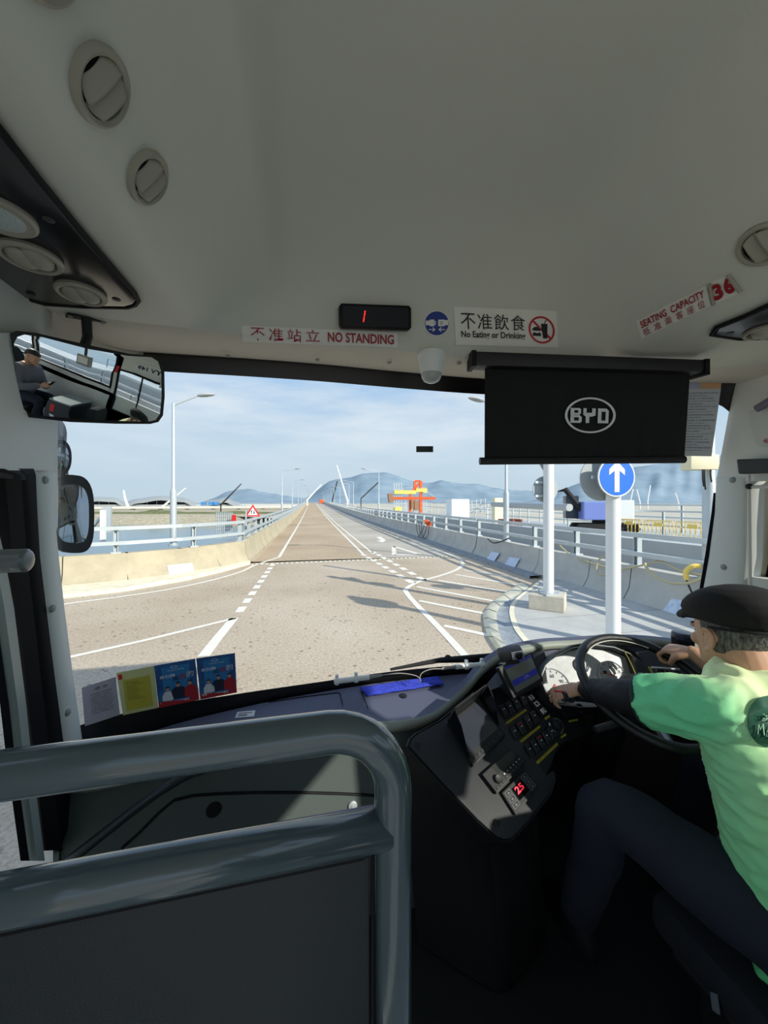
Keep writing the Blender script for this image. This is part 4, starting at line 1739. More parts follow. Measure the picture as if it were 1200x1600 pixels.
# burger and cup
b.sheet(f, .755, .44, .835, .50, 4, 1, .001)
b.sheet(f, .755, .30, .835, .35, 4, 1, .001)
b.poly(f, [(.757, .46), (.833, .46), (.825, .52), (.80, .55), (.775, .54), (.762, .51)], .001)
b.poly(f, [(.75, .37), (.775, .40), (.80, .37), (.82, .40), (.84, .37), (.83, .35), (.76, .35)], .001)
b.poly(f, [(.84, .64), (.905, .64), (.895, .24), (.855, .24)], .0012)
b.poly(f, [(.872, .64), (.88, .64), (.893, .72), (.91, .745), (.905, .755), (.885, .73)], .0012)
b.build('food_pictogram', M_blackink, o, smooth=0)
b = MB()
b.ring(f, .845, .47, .128, .375, .019, .055, .0018, 36)
b.poly(f, [(.752, .70), (.768, .74), (.938, .25), (.922, .21)], .002)
b.build('prohibition_ring', M_redband, o, smooth=0)
def fan(b, f, r, lift):
    rows_ = [[f(.5 + r * k / 8 * math.cos(2 * math.pi * j / 36), .5 + r * k / 8 * math.sin(2 * math.pi * j / 36), lift) for j in range(36)] for k in range(1, 9)]
    b.grid(rows_, close=True)
    b.bm.faces.new(list(b.bm.verts)[:36])


q = ((662, 485), (702, 485), (702, 525.5), (662, 525.5))
fb = quadmap(S_ceil, q, .002, False)
b = MB()
fan(b, fb, .5, 0)
o = tag(b.build('seat_belt_sticker', M_paper, None, smooth=0), 'round blue seat belt sticker between the number display and the no eating sign', 'sign')
b = MB()
fan(b, fb, .465, .001)
b.build('blue_disc', M_blueink, o, smooth=0)
b = MB()
for x0, x1, y0, y1 in ((.06, .22, .42, .60), (.22, .40, .38, .64), (.55, .80, .38, .64), (.80, .94, .42, .62)):
    b.sheet(fb, x0, y0, x1, y1, 1, 1, .002)
b.sheet(fb, .42, .43, .46, .59, 1, 1, .002)
for s_ in (1, -1):
    cx = .34 if s_ == 1 else .66
    b.sheet(fb, min(cx - s_ * .16, cx + s_ * .1), .24, max(cx - s_ * .16, cx + s_ * .1), .27, 1, 1, .002)
    b.poly(fb, [(cx + s_ * .11, .255), (cx + s_ * .0, .345), (cx - s_ * .03, .325), (cx + s_ * .06, .255), (cx - s_ * .03, .185), (cx + s_ * .0, .165)], .002)
b.build('buckle_mark', M_paper, o, smooth=0)
b = MB()
b.ring(fb, .675, .51, .065, .07, .02, .02, .003, 4, 45, 405)
b.build('buckle_button', M_blueink, o, smooth=0)
o, f = sticker('capacity_sign', 'tilted white sign reading seating capacity in red on the right of the header', 'sign', ((994, 501), (1104, 445), (1111, 477), (1003, 529)), S_ceil, M_paper)
b = MB()
b.text('SEATING', f, .05, .53, .42, .90, .0035, .02)
b.text('CAPACITY', f, .48, .53, .96, .90, .0035, .02)
b.build('english_lettering', M_redink, o, smooth=0)
b = MB()
for i, ch in enumerate('祗准乘客座位'):
    b.text(ch, f, .05 + i * .158, .08, .15 + i * .158, .46, .003, .0)
b.build('lettering', M_redink, o, smooth=0)
o, f = sticker('number_sign', 'small white sign with a big red 36 beside the seating capacity sign', 'sign', ((1110, 441), (1141, 427), (1158, 456), (1117, 475)), S_ceil, M_paper)
b = MB()
b.text('3', f, .06, .14, .46, .86, .0035, .05)
b.text('6', f, .54, .16, .94, .92, .0035, .05)
b.build('lettering', M_redink, o, smooth=0)
b = MB()
b.tube([f(.93, 1.0, .004), f(1.02, .05, .004)], .004, 6)
b.build('clear_holder', M_vent, o)
b = MB()
b.tube([f(.0, .98, .004), f(.0, .02, .004)], .004, 6)
b.build('clear_holder', M_vent, o)

# ---- number display
q = ((529, 475), (641, 479), (641, 517), (530, 513))
ctr, nrm = S_ceil.hit(585, 496)
f = quadmap(Plane(S_ceil.pt(529, 496, .02), S_ceil.pt(641, 498, .02), S_ceil.pt(585, 478, .018)), q, 0)
root = thing('speed_display', 'small black box display showing a red digit above the no standing sign', 'display', ctr)
b = MB()
pts = [(.03, .0), (.97, .0), (1, .12), (1, .88), (.97, 1), (.03, 1), (0, .88), (0, .12)]
b.prism([f(u, v, -.02) for u, v in pts], f(.5, .5, .015) - f(.5, .5, -.02))
b.build('case', mat('display_black', (7, 8, 12), .35, spec=.2), root, bevel=.004, smooth=30)
b = MB()
b.sheet(f, .05, .1, .95, .9, 1, 1, .0155)
b.build('window', mat('display_window', (5, 5, 10), .25, spec=.2), root, smooth=0)
b = MB()
b.poly(f, [(.328, .51), (.343, .51), (.355, .72), (.340, .72)], .0165)
b.poly(f, [(.314, .26), (.329, .26), (.341, .48), (.326, .48)], .0165)
b.build('digit', mat('red_led', (255, 40, 30), .5, emit=(255, 40, 30), estr=2.2), root, smooth=0)

# ---- dome camera
c = at_z(674, 556, 2.752)
root = thing('dome_camera', 'white dome camera under the header above the windscreen', 'camera', c)
b = MB()
b.lathe(c + Vector((0, 0, .008)), (0, 0, -1), [(.046, 0), (.047, .004), (.047, .012), (.045, .014)], 32)
b.build('base', M_white, root)
b = MB()
b.lathe(c, (0, 0, -1), [(.045, .006), (.044, .02), (.041, .038), (.037, .055), (.0365, .057), (.036, .062)], 32)
b.build('housing', M_white, root)
b = MB()
b.lathe(c, (0, 0, -1), [(.0355, .06), (.033, .074), (.026, .085), (.015, .091), (.004, .093)], 32)
b.build('dome', mat('dome_smoked', (176, 180, 178), .2), root)

# ---- roller sun blind with the emblem
Zt = lambda px, py, y: at_y(px, py, y)
yb = 1.22
PB = Plane(at_d(735, 555, 1.30), at_d(1090, 570, 1.30), at_d(755, 722, 1.335))
root = thing('sun_blind', 'black roller sun blind with a white oval emblem over the right windscreen half', 'blind', PB.pt(910, 560))
b = MB()
b.prism([PB.pt(x, y, -.03) for x, y in ((738, 553), (1090, 566), (1088, 586), (738, 576))], PB.n * .07)
b.build('cassette', M_bplast, root, bevel=.012, smooth=40)
for (x, y) in ((735, 555), (1088, 568)):
    b = MB()
    b.prism([PB.pt(x - 2, y - 2, -.035), PB.pt(x + 5, y - 2, -.035), PB.pt(x + 5, y + 22, -.035), PB.pt(x - 2, y + 22, -.035)], PB.n * .078)
    b.build('end_bracket', M_seal, root, smooth=0)
f = quadmap(PB, ((757.5, 574), (1078, 585), (1069, 718), (757, 717)), 0)
b = MB()
rows = []
for j in range(13):
    v = 1 - j / 12
    rows.append([f(i / 60, v, .0025 * math.sin(i * 1.1 + 1.3 * math.sin(i * .37)) * (1 - v) ** 1.5) for i in range(61)])
b.grid(rows)
b.build('fabric', mat('blind_fabric', (16, 17, 20), .85, bump=.15, bscale=600), root, smooth=80)
b = MB()
b.tube([PB.pt(749.5, 720.5), PB.pt(1069, 718)], .0135, 10)
b.build('bottom_bar', M_bplast, root)
b = MB()
b.ring(f, .518, .50, .125, .202, .0125, .020, .006, 48)
LB = lambda x, y: (.518 + (x - 922.5) / 312.0, .50 - (y - 653.0) / 138.0)
def lpoly(P): b.poly(f, [LB(*p) for p in P], .0062)
# B
lpoly([(892, 642), (906, 642), (908, 644), (908, 650), (905.5, 652.5), (897, 652.5), (897, 656), (892, 656)][:8])
lpoly([(892, 653), (906, 653), (909.5, 656), (909.5, 663), (907, 665), (892, 665)])
# Y
lpoly([(911.5, 642), (916.5, 642), (916.5, 652), (911.5, 650)])
lpoly([(911.5, 649), (925, 649), (925, 655), (921, 655), (921, 665), (915.5, 665), (915.5, 655), (911.5, 652)])
lpoly([(925, 642), (930.5, 642), (930.5, 653), (925, 655)])
# D
lpoly([(934, 642), (947, 642), (950.5, 645.5), (950.5, 665), (934, 665)])
b.build('emblem', mat('emblem_white', (236, 238, 238), .6), root, smooth=0)
b = MB()
for x0, x1, y0, y1 in ((897.5, 903.5, 645.5, 649.5), (897.5, 904.5, 656.5, 661.5), (939.5, 945.5, 647, 661)):
    b.poly(f, [LB(x0, y0), LB(x1, y0), LB(x1, y1), LB(x0, y1)], .0075)
b.build('emblem_counter', MATS['blind_fabric'], root, smooth=0)

# header screws
for px, py in ((356, 558), (496, 564), (608, 568.5), (717, 570)):
    c = at_z(px, py, 2.748)
    b = MB()
    b.lathe(c + Vector((0, 0, .006)), (0, 0, -1), [(.008, 0), (.008, .004), (.004, .006)], 12)
    b.build('screw_cap', M_screw, header)

# ---- interior mirror
MC = at_d(135, 590, .97)
MN = Vector((.69, -.72, -.24)).normalized()
PM = Plane(MC, MC + MN.orthogonal(), MC + MN.cross(MN.orthogonal()))
outl = [(13, 545), (14, 532), (19, 523), (30, 519), (60, 523), (135, 541), (200, 554), (238, 557), (249, 564), (254, 580), (254.5, 620), (252, 648), (245, 658), (232, 661), (180, 660), (110, 657), (45, 650), (28, 640), (21, 625), (18, 590)]
root = thing('interior_mirror', 'black framed interior mirror hanging on a stalk at the upper left', 'mirror', MC)
P = [PM.pt(x, y) for x, y in outl]
b = MB()
b.rings([[p - MN * .02 for p in P], [p + (p - MC).normalized() * .004 - MN * .012 for p in P], [p + (p - MC).normalized() * .004 + MN * .003 for p in P], [p - (p - MC).normalized() * .005 + MN * .005 for p in P]], True)
b.build('frame', M_bplast, root, smooth=50)
Rm = 1.4
ex = (P[7] - P[0]).normalized()
ey = MN.cross(ex)
b = MB()
K = 10
rows = []
for k in range(1, K + 1):
    row = []
    for p in P:
        q = MC + (p - (p - MC).normalized() * .007 - MC) * (k / K)
        r2 = (q - MC).length_squared
        row.append(q + MN * (.019 - r2 / (2 * Rm)))
    rows.append(row)
b.grid(rows, close=True)
v0 = [v for v in b.bm.verts][:len(P)]
b.bm.faces.new(v0)
b.build('mirror_glass', mat('mirror_silver', (232, 236, 238), .0, metal=1.0), root, smooth=180)
pm = at_z(135, 497, ZC - .002)
b = MB()
b.prism([at_z(x, y, ZC) for x, y in ((102, 491), (106, 488), (118, 490), (166, 501), (169, 504), (166, 508), (154, 507), (104, 496))], (0, 0, -.006))
b.build('mount_plate', M_bplast, root, smooth=0)
b = MB()
b.tube([pm, pm + Vector((0, .005, -.05)), MC - MN * .03 + Vector((0, 0, .06))], .012, 10)
b.tube([MC - MN * .03 + Vector((0, 0, .07)), MC - MN * .012], .014, 10)
b.build('stalk', M_bplast, root)
b = MB()
for px, py in ((110, 494), (160, 504), (155, 507)):
    b.lathe(at_z(px, py, ZC - .006), (0, 0, -1), [(.006, 0), (.006, .003), (.003, .004)], 10)
b.build('plate_screws', M_screw, root)

# ---- stickers and papers on the windscreen
def wsheet(name, label, cat, q, m, off=.006, nu=6, nv=6):
    return sticker(name, label, cat, q, S_wind, m, nu, nv, off)


o, f = wsheet('notice_paper', 'grey paper notice with lines of print taped in the lower left of the windscreen', 'paper', ((124, 1075), (179.5, 1057), (186, 1116), (129, 1135)), mat('grey_paper', (176, 172, 182), .8), .008)
b = MB()
b.text('通 告', f, .35, .83, .75, .90, .001)
for i in range(9):
    b.text(('本公司現有乘客於', '車上遺失物品如有', '拾獲請交予站長處', '理或致電與本公司', '各位乘客請注意')[i % 5] * 2, f, .22, .72 - i * .062, (.86, .80, .86, .83, .88)[i % 5], .755 - i * .062, .001)
b.build('print', mat('faded_print', (96, 94, 108), .8), o, smooth=0)
o, f = wsheet('yellow_notice', 'yellow green notice in a clear sleeve on the windscreen beside the grey paper', 'paper', ((181, 1051), (240, 1039.5), (247, 1105), (191, 1117)), mat('pale_yellow_paper', (214, 214, 150), .7), .006)
b = MB()
b.sheet(f, .14, .08, .86, .80, 2, 2, .001)
b.build('sheet', mat('yellow_paper', (196, 186, 62), .7), o, smooth=0)
b = MB()
for i in range(8):
    b.text('路線時間表站名班次', f, .20, .70 - i * .055, (.55, .7, .5)[i % 3], .735 - i * .055, .002)
b.build('print', mat('yellow_print', (140, 134, 60), .8), o, smooth=0)
b = MB()
b.sheet(f, .03, .83, .13, .95, 1, 1, .0015)
b.build('red_tab', M_signred, o, smooth=0)
M_pblue = mat('poster_blue', (52, 116, 178), .6, col2=(24, 70, 130), vscale=9)
M_pdark = mat('poster_navy', (28, 36, 62), .6)
M_pred = mat('poster_red', (172, 34, 44), .6)
M_pskin = mat('poster_skin', (196, 150, 128), .6)
M_pwhite = mat('poster_white', (220, 226, 234), .6)


def poster(q, label, off):
    o, f = wsheet('poster', label, 'poster', q, M_pblue, off, 6, 6)
    B = {k: MB() for k in 'dkrswt'}
    B['d'].sheet(f, .16, .30, .84, .92, 3, 3, .0006)
    # three figures: head, hair, shoulders and chest
    for cx, cy, w, k in ((.26, .33, .15, 'w'), (.53, .40, .21, 'd'), (.82, .40, .16, 'r')):
        kk = B[k] if k != 'd' else B['k']
        kk.poly(f, [(cx - w, .13), (cx + w, .13), (cx + w * .95, cy - .08), (cx + w * .45, cy + .01), (cx - w * .45, cy + .01), (cx - w * .95, cy - .08)], .0014)
        B['s'].disc(f, cx, cy + .06, .045, .055, .0018, 14)
        B['k'].poly(f, [(cx - .05, cy + .075), (cx - .045, cy + .12), (cx, cy + .135), (cx + .05, cy + .115), (cx + .05, cy + .07), (cx, cy + .095)], .0022)
    B['r'].poly(f, [(0, 0), (1, 0), (1, .15), (.6, .08), (.0, .14)], .0020)
    B['w'].text('冠軍車隊', f, .05, .07, .34, .13, .0026, .02)
    B['w'].text('港珠澳旅遊', f, .40, .045, .78, .105, .0026, .02)
    B['w'].text('全新巴士服務', f, .10, .66, .48, .74, .0022, .03)
    B['k'].text('高', f, .40, .56, .56, .68, .0022, .0)
    B['t'].text('高', f, .58, .57, .74, .71, .0022, .0)
    B['w'].text('的', f, .76, .60, .93, .74, .0022, .0)
    B['w'].ring(f, .47, .90, .08, .035, .016, .008, .0022, 20)
    B['w'].text('Luxury Travel', f, .32, .80, .70, .845, .0022)
    M = dict(d=mat('poster_sky', (44, 128, 190), .6), k=M_pdark, r=M_pred, s=M_pskin, w=M_pwhite, t=M_pred)
    for k, n in zip('dkrswt', ('sky_panel', 'navy_print', 'red_print', 'faces', 'white_print', 'red_title')):
        B[k].build(n, M[k], o, smooth=0)


poster(((240, 1039.5), (305, 1028), (311, 1092), (248, 1105)), 'blue poster of three people in the windscreen, the one next to the yellow notice', .007)
poster(((306.5, 1028), (367, 1019.5), (370, 1081), (313, 1092)), 'blue poster of three people in the windscreen, end one nearest the middle', .005)
# licence papers behind the blind, small toll sticker
o, f = wsheet('licence_paper', 'printed vehicle licence papers stuck at the upper right of the windscreen beside the blind', 'paper', ((1060, 592), (1128, 590), (1111, 713), (1052, 712)), mat('licence_grey', (206, 212, 220), .8), .004)
b = MB()
for i in range(22):
    v = .80 - i * .035
    b.text(('車輛牌照登記號碼', 'CERTIFICATE OF', '運輸署 公共服務車輛', 'passenger service licence')[i % 4], f, .22, v, (.95, .7, .85, .9, .6)[i % 5], v + .018, .001)
b.build('print', mat('licence_print', (110, 116, 130), .8), o, smooth=0)
b = MB()
b.sheet(f, .52, .86, .99, .96, 1, 1, .001)
b.build('orange_label', mat('licence_orange', (226, 178, 138), .8), o, smooth=0)
b = MB()
b.sheet(f, .2, .86, .51, .96, 1, 1, .001)
b.build('lilac_label', mat('licence_lilac', (184, 188, 214), .8), o, smooth=0)
o, f = wsheet('toll_sticker', 'tiny dark rectangular sticker high in the middle of the windscreen', 'sticker', ((650, 697), (676.5, 697), (676.5, 706.5), (650, 706.5)), mat('sticker_dark', (62, 72, 70), .6), .003, 2, 2)
b = MB()
b.text('行', f, .06, .15, .36, .85, .001)
b.text('ITS', f, .45, .25, .92, .75, .001, .03)
b.build('print', mat('sticker_print', (30, 36, 36), .6), o, smooth=0)

# ---- exterior wing mirrors on the left, seen through the glass
root = thing('wing_mirror', 'large black exterior mirror with a round mirror above it outside the left pillar', 'mirror', at_d(112, 800, 1.42))
PL1 = Plane(at_d(88, 800, 1.36), at_d(146, 800, 1.47), at_d(110, 740, 1.41))
def mirror_head(pl, outl, cpx, name, gname, depth):
    C0 = pl.pt(*cpx)
    P = [pl.pt(x, y) for x, y in outl]
    b = MB()
    b.rings([[C0 + (p - C0) * .55 - pl.n * depth for p in P], [C0 + (p - C0) * .9 - pl.n * depth * .8 for p in P], [C0 + (p - C0) * 1.0 - pl.n * .01 for p in P], [C0 + (p - C0) * 1.0 + pl.n * .004 for p in P], [C0 + (p - C0) * .93 + pl.n * .004 for p in P]])
    o = b.build(name, M_bplast, root)
    b = MB()
    rows = [[C0 + (p - C0) * (.92 * k / 5) + pl.n * (.008 - .006 * (k / 5) ** 2) for p in P] for k in range(1, 6)]
    b.grid(rows, close=True)
    b.bm.faces.new([v for v in b.bm.verts][:len(P)])
    b.build(gname, mat('wing_glass', (150, 158, 168), .02, metal=1.0), o, smooth=180)


ov = lambda cx, cy, rx, ry, p=2.6, n=28, skew=0: [(cx + rx * abs(math.cos(2 * math.pi * k / n)) ** (2 / p) * (1 if math.cos(2 * math.pi * k / n) > 0 else -1), cy + skew * (rx * math.cos(2 * math.pi * k / n)) + ry * abs(math.sin(2 * math.pi * k / n)) ** (2 / p) * (1 if math.sin(2 * math.pi * k / n) > 0 else -1)) for k in range(n)]
mirror_head(PL1, ov(112, 803, 34.5, 61, 3.2, 32, .12), (112, 803), 'mirror_housing', 'mirror_glass', .08)
PL2 = Plane(at_d(80, 715, 1.38), at_d(111, 715, 1.43), at_d(96, 690, 1.40))
mirror_head(PL2, ov(94, 715, 17.5, 28, 2.2, 28), (94, 715), 'round_mirror', 'round_glass', .05)
b = MB()
b.tube(smooth_path([at_d(60, 655, 1.45), at_d(84, 660, 1.45), at_d(93, 672, 1.45), at_d(93, 700, 1.46), at_d(98, 760, 1.50)], 5), .022, 10)
b.prism([at_d(x, y, 1.43) for x, y in ((78, 654), (98, 658), (100, 682), (94, 682), (92, 668), (78, 666))], ray(90, 660).normalized() * .05)
b.build('mirror_arm', mat('arm_grey', (120, 120, 126), .5), root)

# ---- right hand side: card pocket, driver's blind, guide rods
PR = Plane(Vector((XR - .03, 1, 2.6)), Vector((XR - .03, 1.2, 2.6)), Vector((XR - .03, 1, 2.8)))
f = quadmap(PR, ((1171, 645), (1240, 622), (1240, 700), (1185, 696)), .001)
b = MB()
b.slab(f, 0, 0, 1, 1, .008)
o = tag(b.build('card_pocket', mat('pocket_white', (206, 208, 202), .4), None, bevel=.003, smooth=0), 'white plastic card pocket on the panel at the right edge of the photo', 'holder')
b = MB()
b.ring(f, .40, .13, .16, .07, .02, .012, .0095, 24)
b.text('BYD', f, .29, .10, .51, .16, .0095, .03)
b.build('emblem', M_redink, o, smooth=0)
b = MB()
p = at_x(1182, 640, XR - .06)
b.tube([p, p + Vector((.0, -.10, .05)), p + Vector((0, -.18, .06))], [.012, .02, .016], 7)
b.tube([p + Vector((0, .003, .006)), p + Vector((.01, -.12, .07))], .01, 6)
tag(b.build('rolled_cloth', mat('mauve_cloth', (120, 116, 134), .9)), 'small mauve rag tucked above the card pocket at the right edge', 'cloth')
root = thing('side_blind', 'dark roller blind cassette over the driver side window with thin guide rods', 'blind', at_x(1190, 730, XR - .05))
b = MB()
P = [at_x(x, y, XR - .04) for x, y in ((1165, 718), (1250, 716), (1250, 738), (1168, 741))]
b.prism(P, (-.05, 0, 0))
b.build('cassette', M_bplast2, root, bevel=.006, smooth=0)
b = MB()
b.tube([at_x(1170, 742, XR - .045), at_x(1172, 935, XR - .045)], .006, 8)
b.tube([at_x(1171, 761, XR - .045), at_x(1250, 759, XR - .045)], .007, 8)
b.build('guide_rod', mat('rod_white', (214, 214, 206), .35), root)
b = MB()
c = at_x(1171, 760, XR - .045)
b.ball(c, (.016, .012, .012))
b.build('rod_joint', M_bplast, root)

# ---- grab handle by the door
b = MB()
p = at_d(30, 876, .52)
b.tube(smooth_path([Vector((XL, p.y - .02, p.z)), p + Vector((-.2, -.005, 0)), p + Vector((-.02, 0, 0)), p + Vector((.0, 0, 0)), p + Vector((.008, 0, 0)), p + Vector((.0125, 0, 0))], 3), [.0165] * 13 + [.0150, .0115, .004], 16)
o = tag(b.build('grab_rail', mat('grab_grey', (96, 104, 106), .3, coat=.4)), 'grey rounded grab handle end poking in from the left edge', 'handle')
# ================================================================== dashboard, console, cluster, wheel
LIP = [(-.655, 1.19, 1.475), (-.60, 1.205, 1.455), (-.45, 1.25, 1.435), (-.15, 1.315, 1.425), (.05, 1.34, 1.42), (.243, 1.35, 1.42), (.394, 1.338, 1.42), (.50, 1.36, 1.422), (.60, 1.415, 1.435), (.70, 1.47, 1.462), (.80, 1.515, 1.515), (.93, 1.535, 1.562), (1.1, 1.53, 1.585), (1.27, 1.52, 1.585), (1.56, 1.45, 1.60), (1.76, 1.33, 1.60)]
LIP = smooth_path(LIP, 4)


def bot_at(x):
    for a, c in zip(BOT, BOT[1:]):
        if a.x <= x <= c.x:
            return a.lerp(c, (x - a.x) / (c.x - a.x))
    return BOT[0] if x < BOT[0].x else BOT[-1]


rows = [[] for _ in range(9)]
for p in LIP:
    q = bot_at(p.x) + Vector((0, -.015, 0))
    q.z = 1.455
    if q.y < p.y + .03:
        q.y = p.y + .03
    up = max(0, min(1, (p.x - .55) / .3))
    mid = p.lerp(q, .45)
    mid.z = (p.z * .75 + q.z * .25) * up + (1.445) * (1 - up)
    n = Vector((0, -1, 0))
    back = (q - p).normalized()
    rows[0].append(q + Vector((0, .02, -.06)))
    rows[1].append(q)
    rows[2].append(mid)
    rows[3].append(p + Vector((0, .055, .010)))
    rows[4].append(p + Vector((0, .02, .008)))
    rows[5].append(p + Vector((0, .004, .0)))
    rows[6].append(p + Vector((0, .0, -.014)))
    rows[7].append(p + Vector((0, .008, -.028)))
    rows[8].append(p + Vector((0, .03, -.034)))
b = MB()
b.grid(rows[:5])
dash = thing('dashboard', 'long grey moulded dashboard under the windscreen with sky tinted top and sun tinted front lip', 'dashboard', (.4, 1.4, 1.4))
b.build('dashboard_top', M_dashtop, dash, smooth=70)
b = MB()
b.grid(rows[4:])
b.build('lip', M_lip, dash, smooth=70)
# upright front below the lip, left of the console
b = MB()
r = [[] for _ in range(5)]
for p in LIP:
    if p.x > .72:
        break
    for k, (dy, dz) in enumerate(((.03, -.034), (.03, -.06), (.015, -.20), (.0, -.35), (-.02, -.67))):
        r[k].append(p + Vector((0, dy, dz)))
b.grid(r)
front_panel = b.build('front_panel', M_dashfront, dash, smooth=60)
S_front = Skin(front_panel)
# moulded crease line, round plug and lock on the front panel
fp = lambda px, py, o=.0: S_front.pt(px, py, o)
b = MB()
b.tube([fp(x, y, .001) for x, y in ((190, 1325), (215, 1303), (250, 1268), (272, 1250), (300, 1243), (340, 1240), (400, 1238), (470, 1238), (540, 1240), (588, 1243))], .0045, 6)
b.build('panel_crease', M_seal, dash)
c, n = S_front.hit(334, 1265)
b = MB()
b.lathe(c, n, [(.024, -.002), (.024, .002), (.020, .003)], 20)
b.build('round_plug', M_hole, dash)
c, n = S_front.hit(551, 1258)
b = MB()
b.lathe(c, n, [(.016, -.002), (.016, .006), (.012, .008)], 20)
b.lathe(c, n, [(.006, .007), (.006, .010)], 10)
b.build('lock', M_galv, dash)
# seams and lids on the top
S_dash = Skin([o for o in dash.children if o.name.startswith('dashboard_top')][0])
b = MB()
dp = lambda px, py, o=.0015: S_dash.pt(px, py, o)
b.tube([dp(x, y) for x, y in ((420, 1096), (470, 1090), (526, 1083), (531, 1084), (534, 1096), (538, 1118))], .0022, 5)
b.build('lid_seam', M_seal, dash)
b = MB()
b.tube([dp(x, y) for x, y in ((564, 1080), (569, 1093), (575, 1107))], .0022, 5)
b.build('lid_seam', M_seal, dash)
b = MB()
b.tube([dp(x, y) for x, y in ((238, 1133), (228, 1143))], .002, 5)
b.build('lid_seam', M_seal, dash)
c, n = S_dash.hit(173, 1136)
b = MB()
b.lathe(c, n, [(.030, 0), (.030, .008), (.026, .010), (.022, .004)], 24)
b.build('cup_ring', M_bplast, dash)
q = ((371, 1113), (399, 1110.5), (397, 1120), (367, 1122.5))
f = quadmap(S_dash, q, .002)
b = MB()
b.sheet(f)
o = tag(b.build('dash_label', mat('label_white', (222, 224, 222), .6), None, smooth=0), 'small white label stuck on the dashboard top above the front rail', 'label')
b = MB()
b.sheet(f, .12, .2, .6, .45, 1, 1, .0006)
b.sheet(f, .12, .6, .85, .75, 1, 1, .0006)
b.build('print', mat('label_print', (120, 122, 126), .6), o, smooth=0)

# blue cloth lying on the dash
b = MB()
q = ((562, 1078), (684, 1060), (693, 1073), (574, 1091))
f = quadmap(S_dash, q, .006, False)
rows = []
for j in range(9):
    row = []
    for i in range(33):
        u, v = i / 32, j / 8
        e = .03 * math.sin(i * 1.7)
        try:
            p = f(u, v, .006 + .006 * (1 + noise.noise(Vector((u * 7, v * 3, 0)))) * min(1, 8 * u * (1 - u) + .2) * min(1, 6 * v * (1 - v) + .1))
        except RuntimeError:
            p = row[-1]
        row.append(p)
    rows.append(row)
b.grid(rows)
tag(b.build('cleaning_cloth', mat('blue_terry', (74, 92, 240), .95, var=.35, vscale=90, bump=.9, bscale=260), None, smooth=80, solid=.006), 'bright blue folded cleaning cloth lying on the dashboard', 'cloth')
c, n = S_dash.hit(630, 1088)
b = MB()
b.lathe(c, n, [(.015, 0), (.015, .004), (.011, .006), (.004, .007)], 18)
b.build('lid_latch', M_bplast, dash)

# white tubes clamped along the bottom of the windscreen
def tube_thing(a, c, label):
    root = thing('wiper_damper', label, 'tube', a, None)
    b = MB()
    b.tube([a, c], .0105, 14)
    b.build('tube', M_white, root)
    d = (c - a)
    for t in (.08, .62):
        b = MB()
        p = a + d * t
        b.tube([p - d.normalized() * .007, p + d.normalized() * .007], .015, 12)
        b.box(p + Vector((0, .004, .014)), (.012, .012, .02))
        b.build('clamp', M_white, root)
    return root


tube_thing(at_d(522, 1065, 1.50), at_d(577, 1058, 1.53), 'white tube clamped at the foot of the windscreen, behind the blue cloth on the left')
e1 = at_d(577, 1058, 1.53)
tube_thing(at_d(757, 1038, 1.62), at_d(712, 1042, 1.60), 'white tube clamped at the foot of the windscreen, the one near the console')
e2 = at_d(712, 1042, 1.60)
b = MB()
b.tube([e1, at_d(597, 1055, 1.535)], [.008, .005], 8)
b.tube([e2, at_d(690, 1045, 1.585)], [.008, .005], 8)
b.tube(smooth_path([at_d(597, 1055, 1.535), at_d(625, 1052, 1.55), at_d(650, 1056, 1.55), at_d(658, 1064, 1.545)], 5), .0022, 6)
b.tube(smooth_path([at_d(690, 1045, 1.585), at_d(672, 1046, 1.57), at_d(658, 1053, 1.56), at_d(656, 1066, 1.545)], 5), .0022, 6)
tag(b.build('cable', mat('grey_wire', (150, 146, 142), .6)), 'thin grey wires joining the two white tubes at the windscreen foot', 'cable')
# wiper outside
root = thing('wiper', 'black windscreen wiper parked outside along the foot of the glass', 'wiper', at_d(740, 1035, 1.74))
b = MB()
b.tube([at_d(x, y, d) for x, y, d in ((610, 1046, 1.66), (690, 1031, 1.72), (770, 1024, 1.79))], [.006, .012, .012], 8)
b.build('blade', M_dark, root)
b = MB()
b.tube([at_d(x, y, d) for x, y, d in ((686, 1032, 1.74), (725, 1030, 1.76), (775, 1030, 1.80))], [.012, .016, .018], 8)
b.build('arm', M_dark, root)
b = MB()
b.ball(at_d(700, 1028, 1.735), (.016, .016, .014))
b.build('pivot', M_dark, root)

# ---- console, lower plate
P1, P4 = at_d(640, 1160, 1.27), at_d(748, 1090, 1.46)
P2 = at_d(790, 1310, 1.12)
PC = Plane(P1, P4, P2)
CP = [(640, 1168), (644, 1156), (655, 1147), (690, 1128), (726, 1097), (742, 1085), (752, 1086), (786, 1128), (820, 1172), (850, 1213), (862, 1205), (864, 1220), (858, 1238), (830, 1275), (808, 1300), (797, 1310), (786, 1311), (774, 1306), (745, 1280), (690, 1222)]
console = thing('console', 'dark driver console with radio, heater panel and hooded screen', 'console', PC.pt(740, 1200))
b = MB()
top = [PC.pt(x, y) for x, y in CP]
mid = sum(top, Vector()) / len(top)
b.rings([[Vector((p.x, p.y + .0, .76)) for p in [mid + (t - mid) * .9 for t in top]], [mid + (t - mid) * .98 - PC.n * .12 for t in top], [mid + (t - mid) * 1.03 - PC.n * .035 for t in top], [mid + (t - mid) * 1.05 - PC.n * .004 for t in top], [mid + (t - mid) * 1.035 + PC.n * .004 for t in top], [mid + (t - mid) * 1.01 + PC.n * .0 for t in top]])
b.build('console_body', M_bplast, console, smooth=50)
b = MB()
b.prism([mid + (t - mid) * 1.005 for t in top], PC.n * .006)
b.build('lower_plate', mat('console_plate', (34, 38, 42), .55, bump=.08, bscale=500), console, bevel=.003, smooth=30)
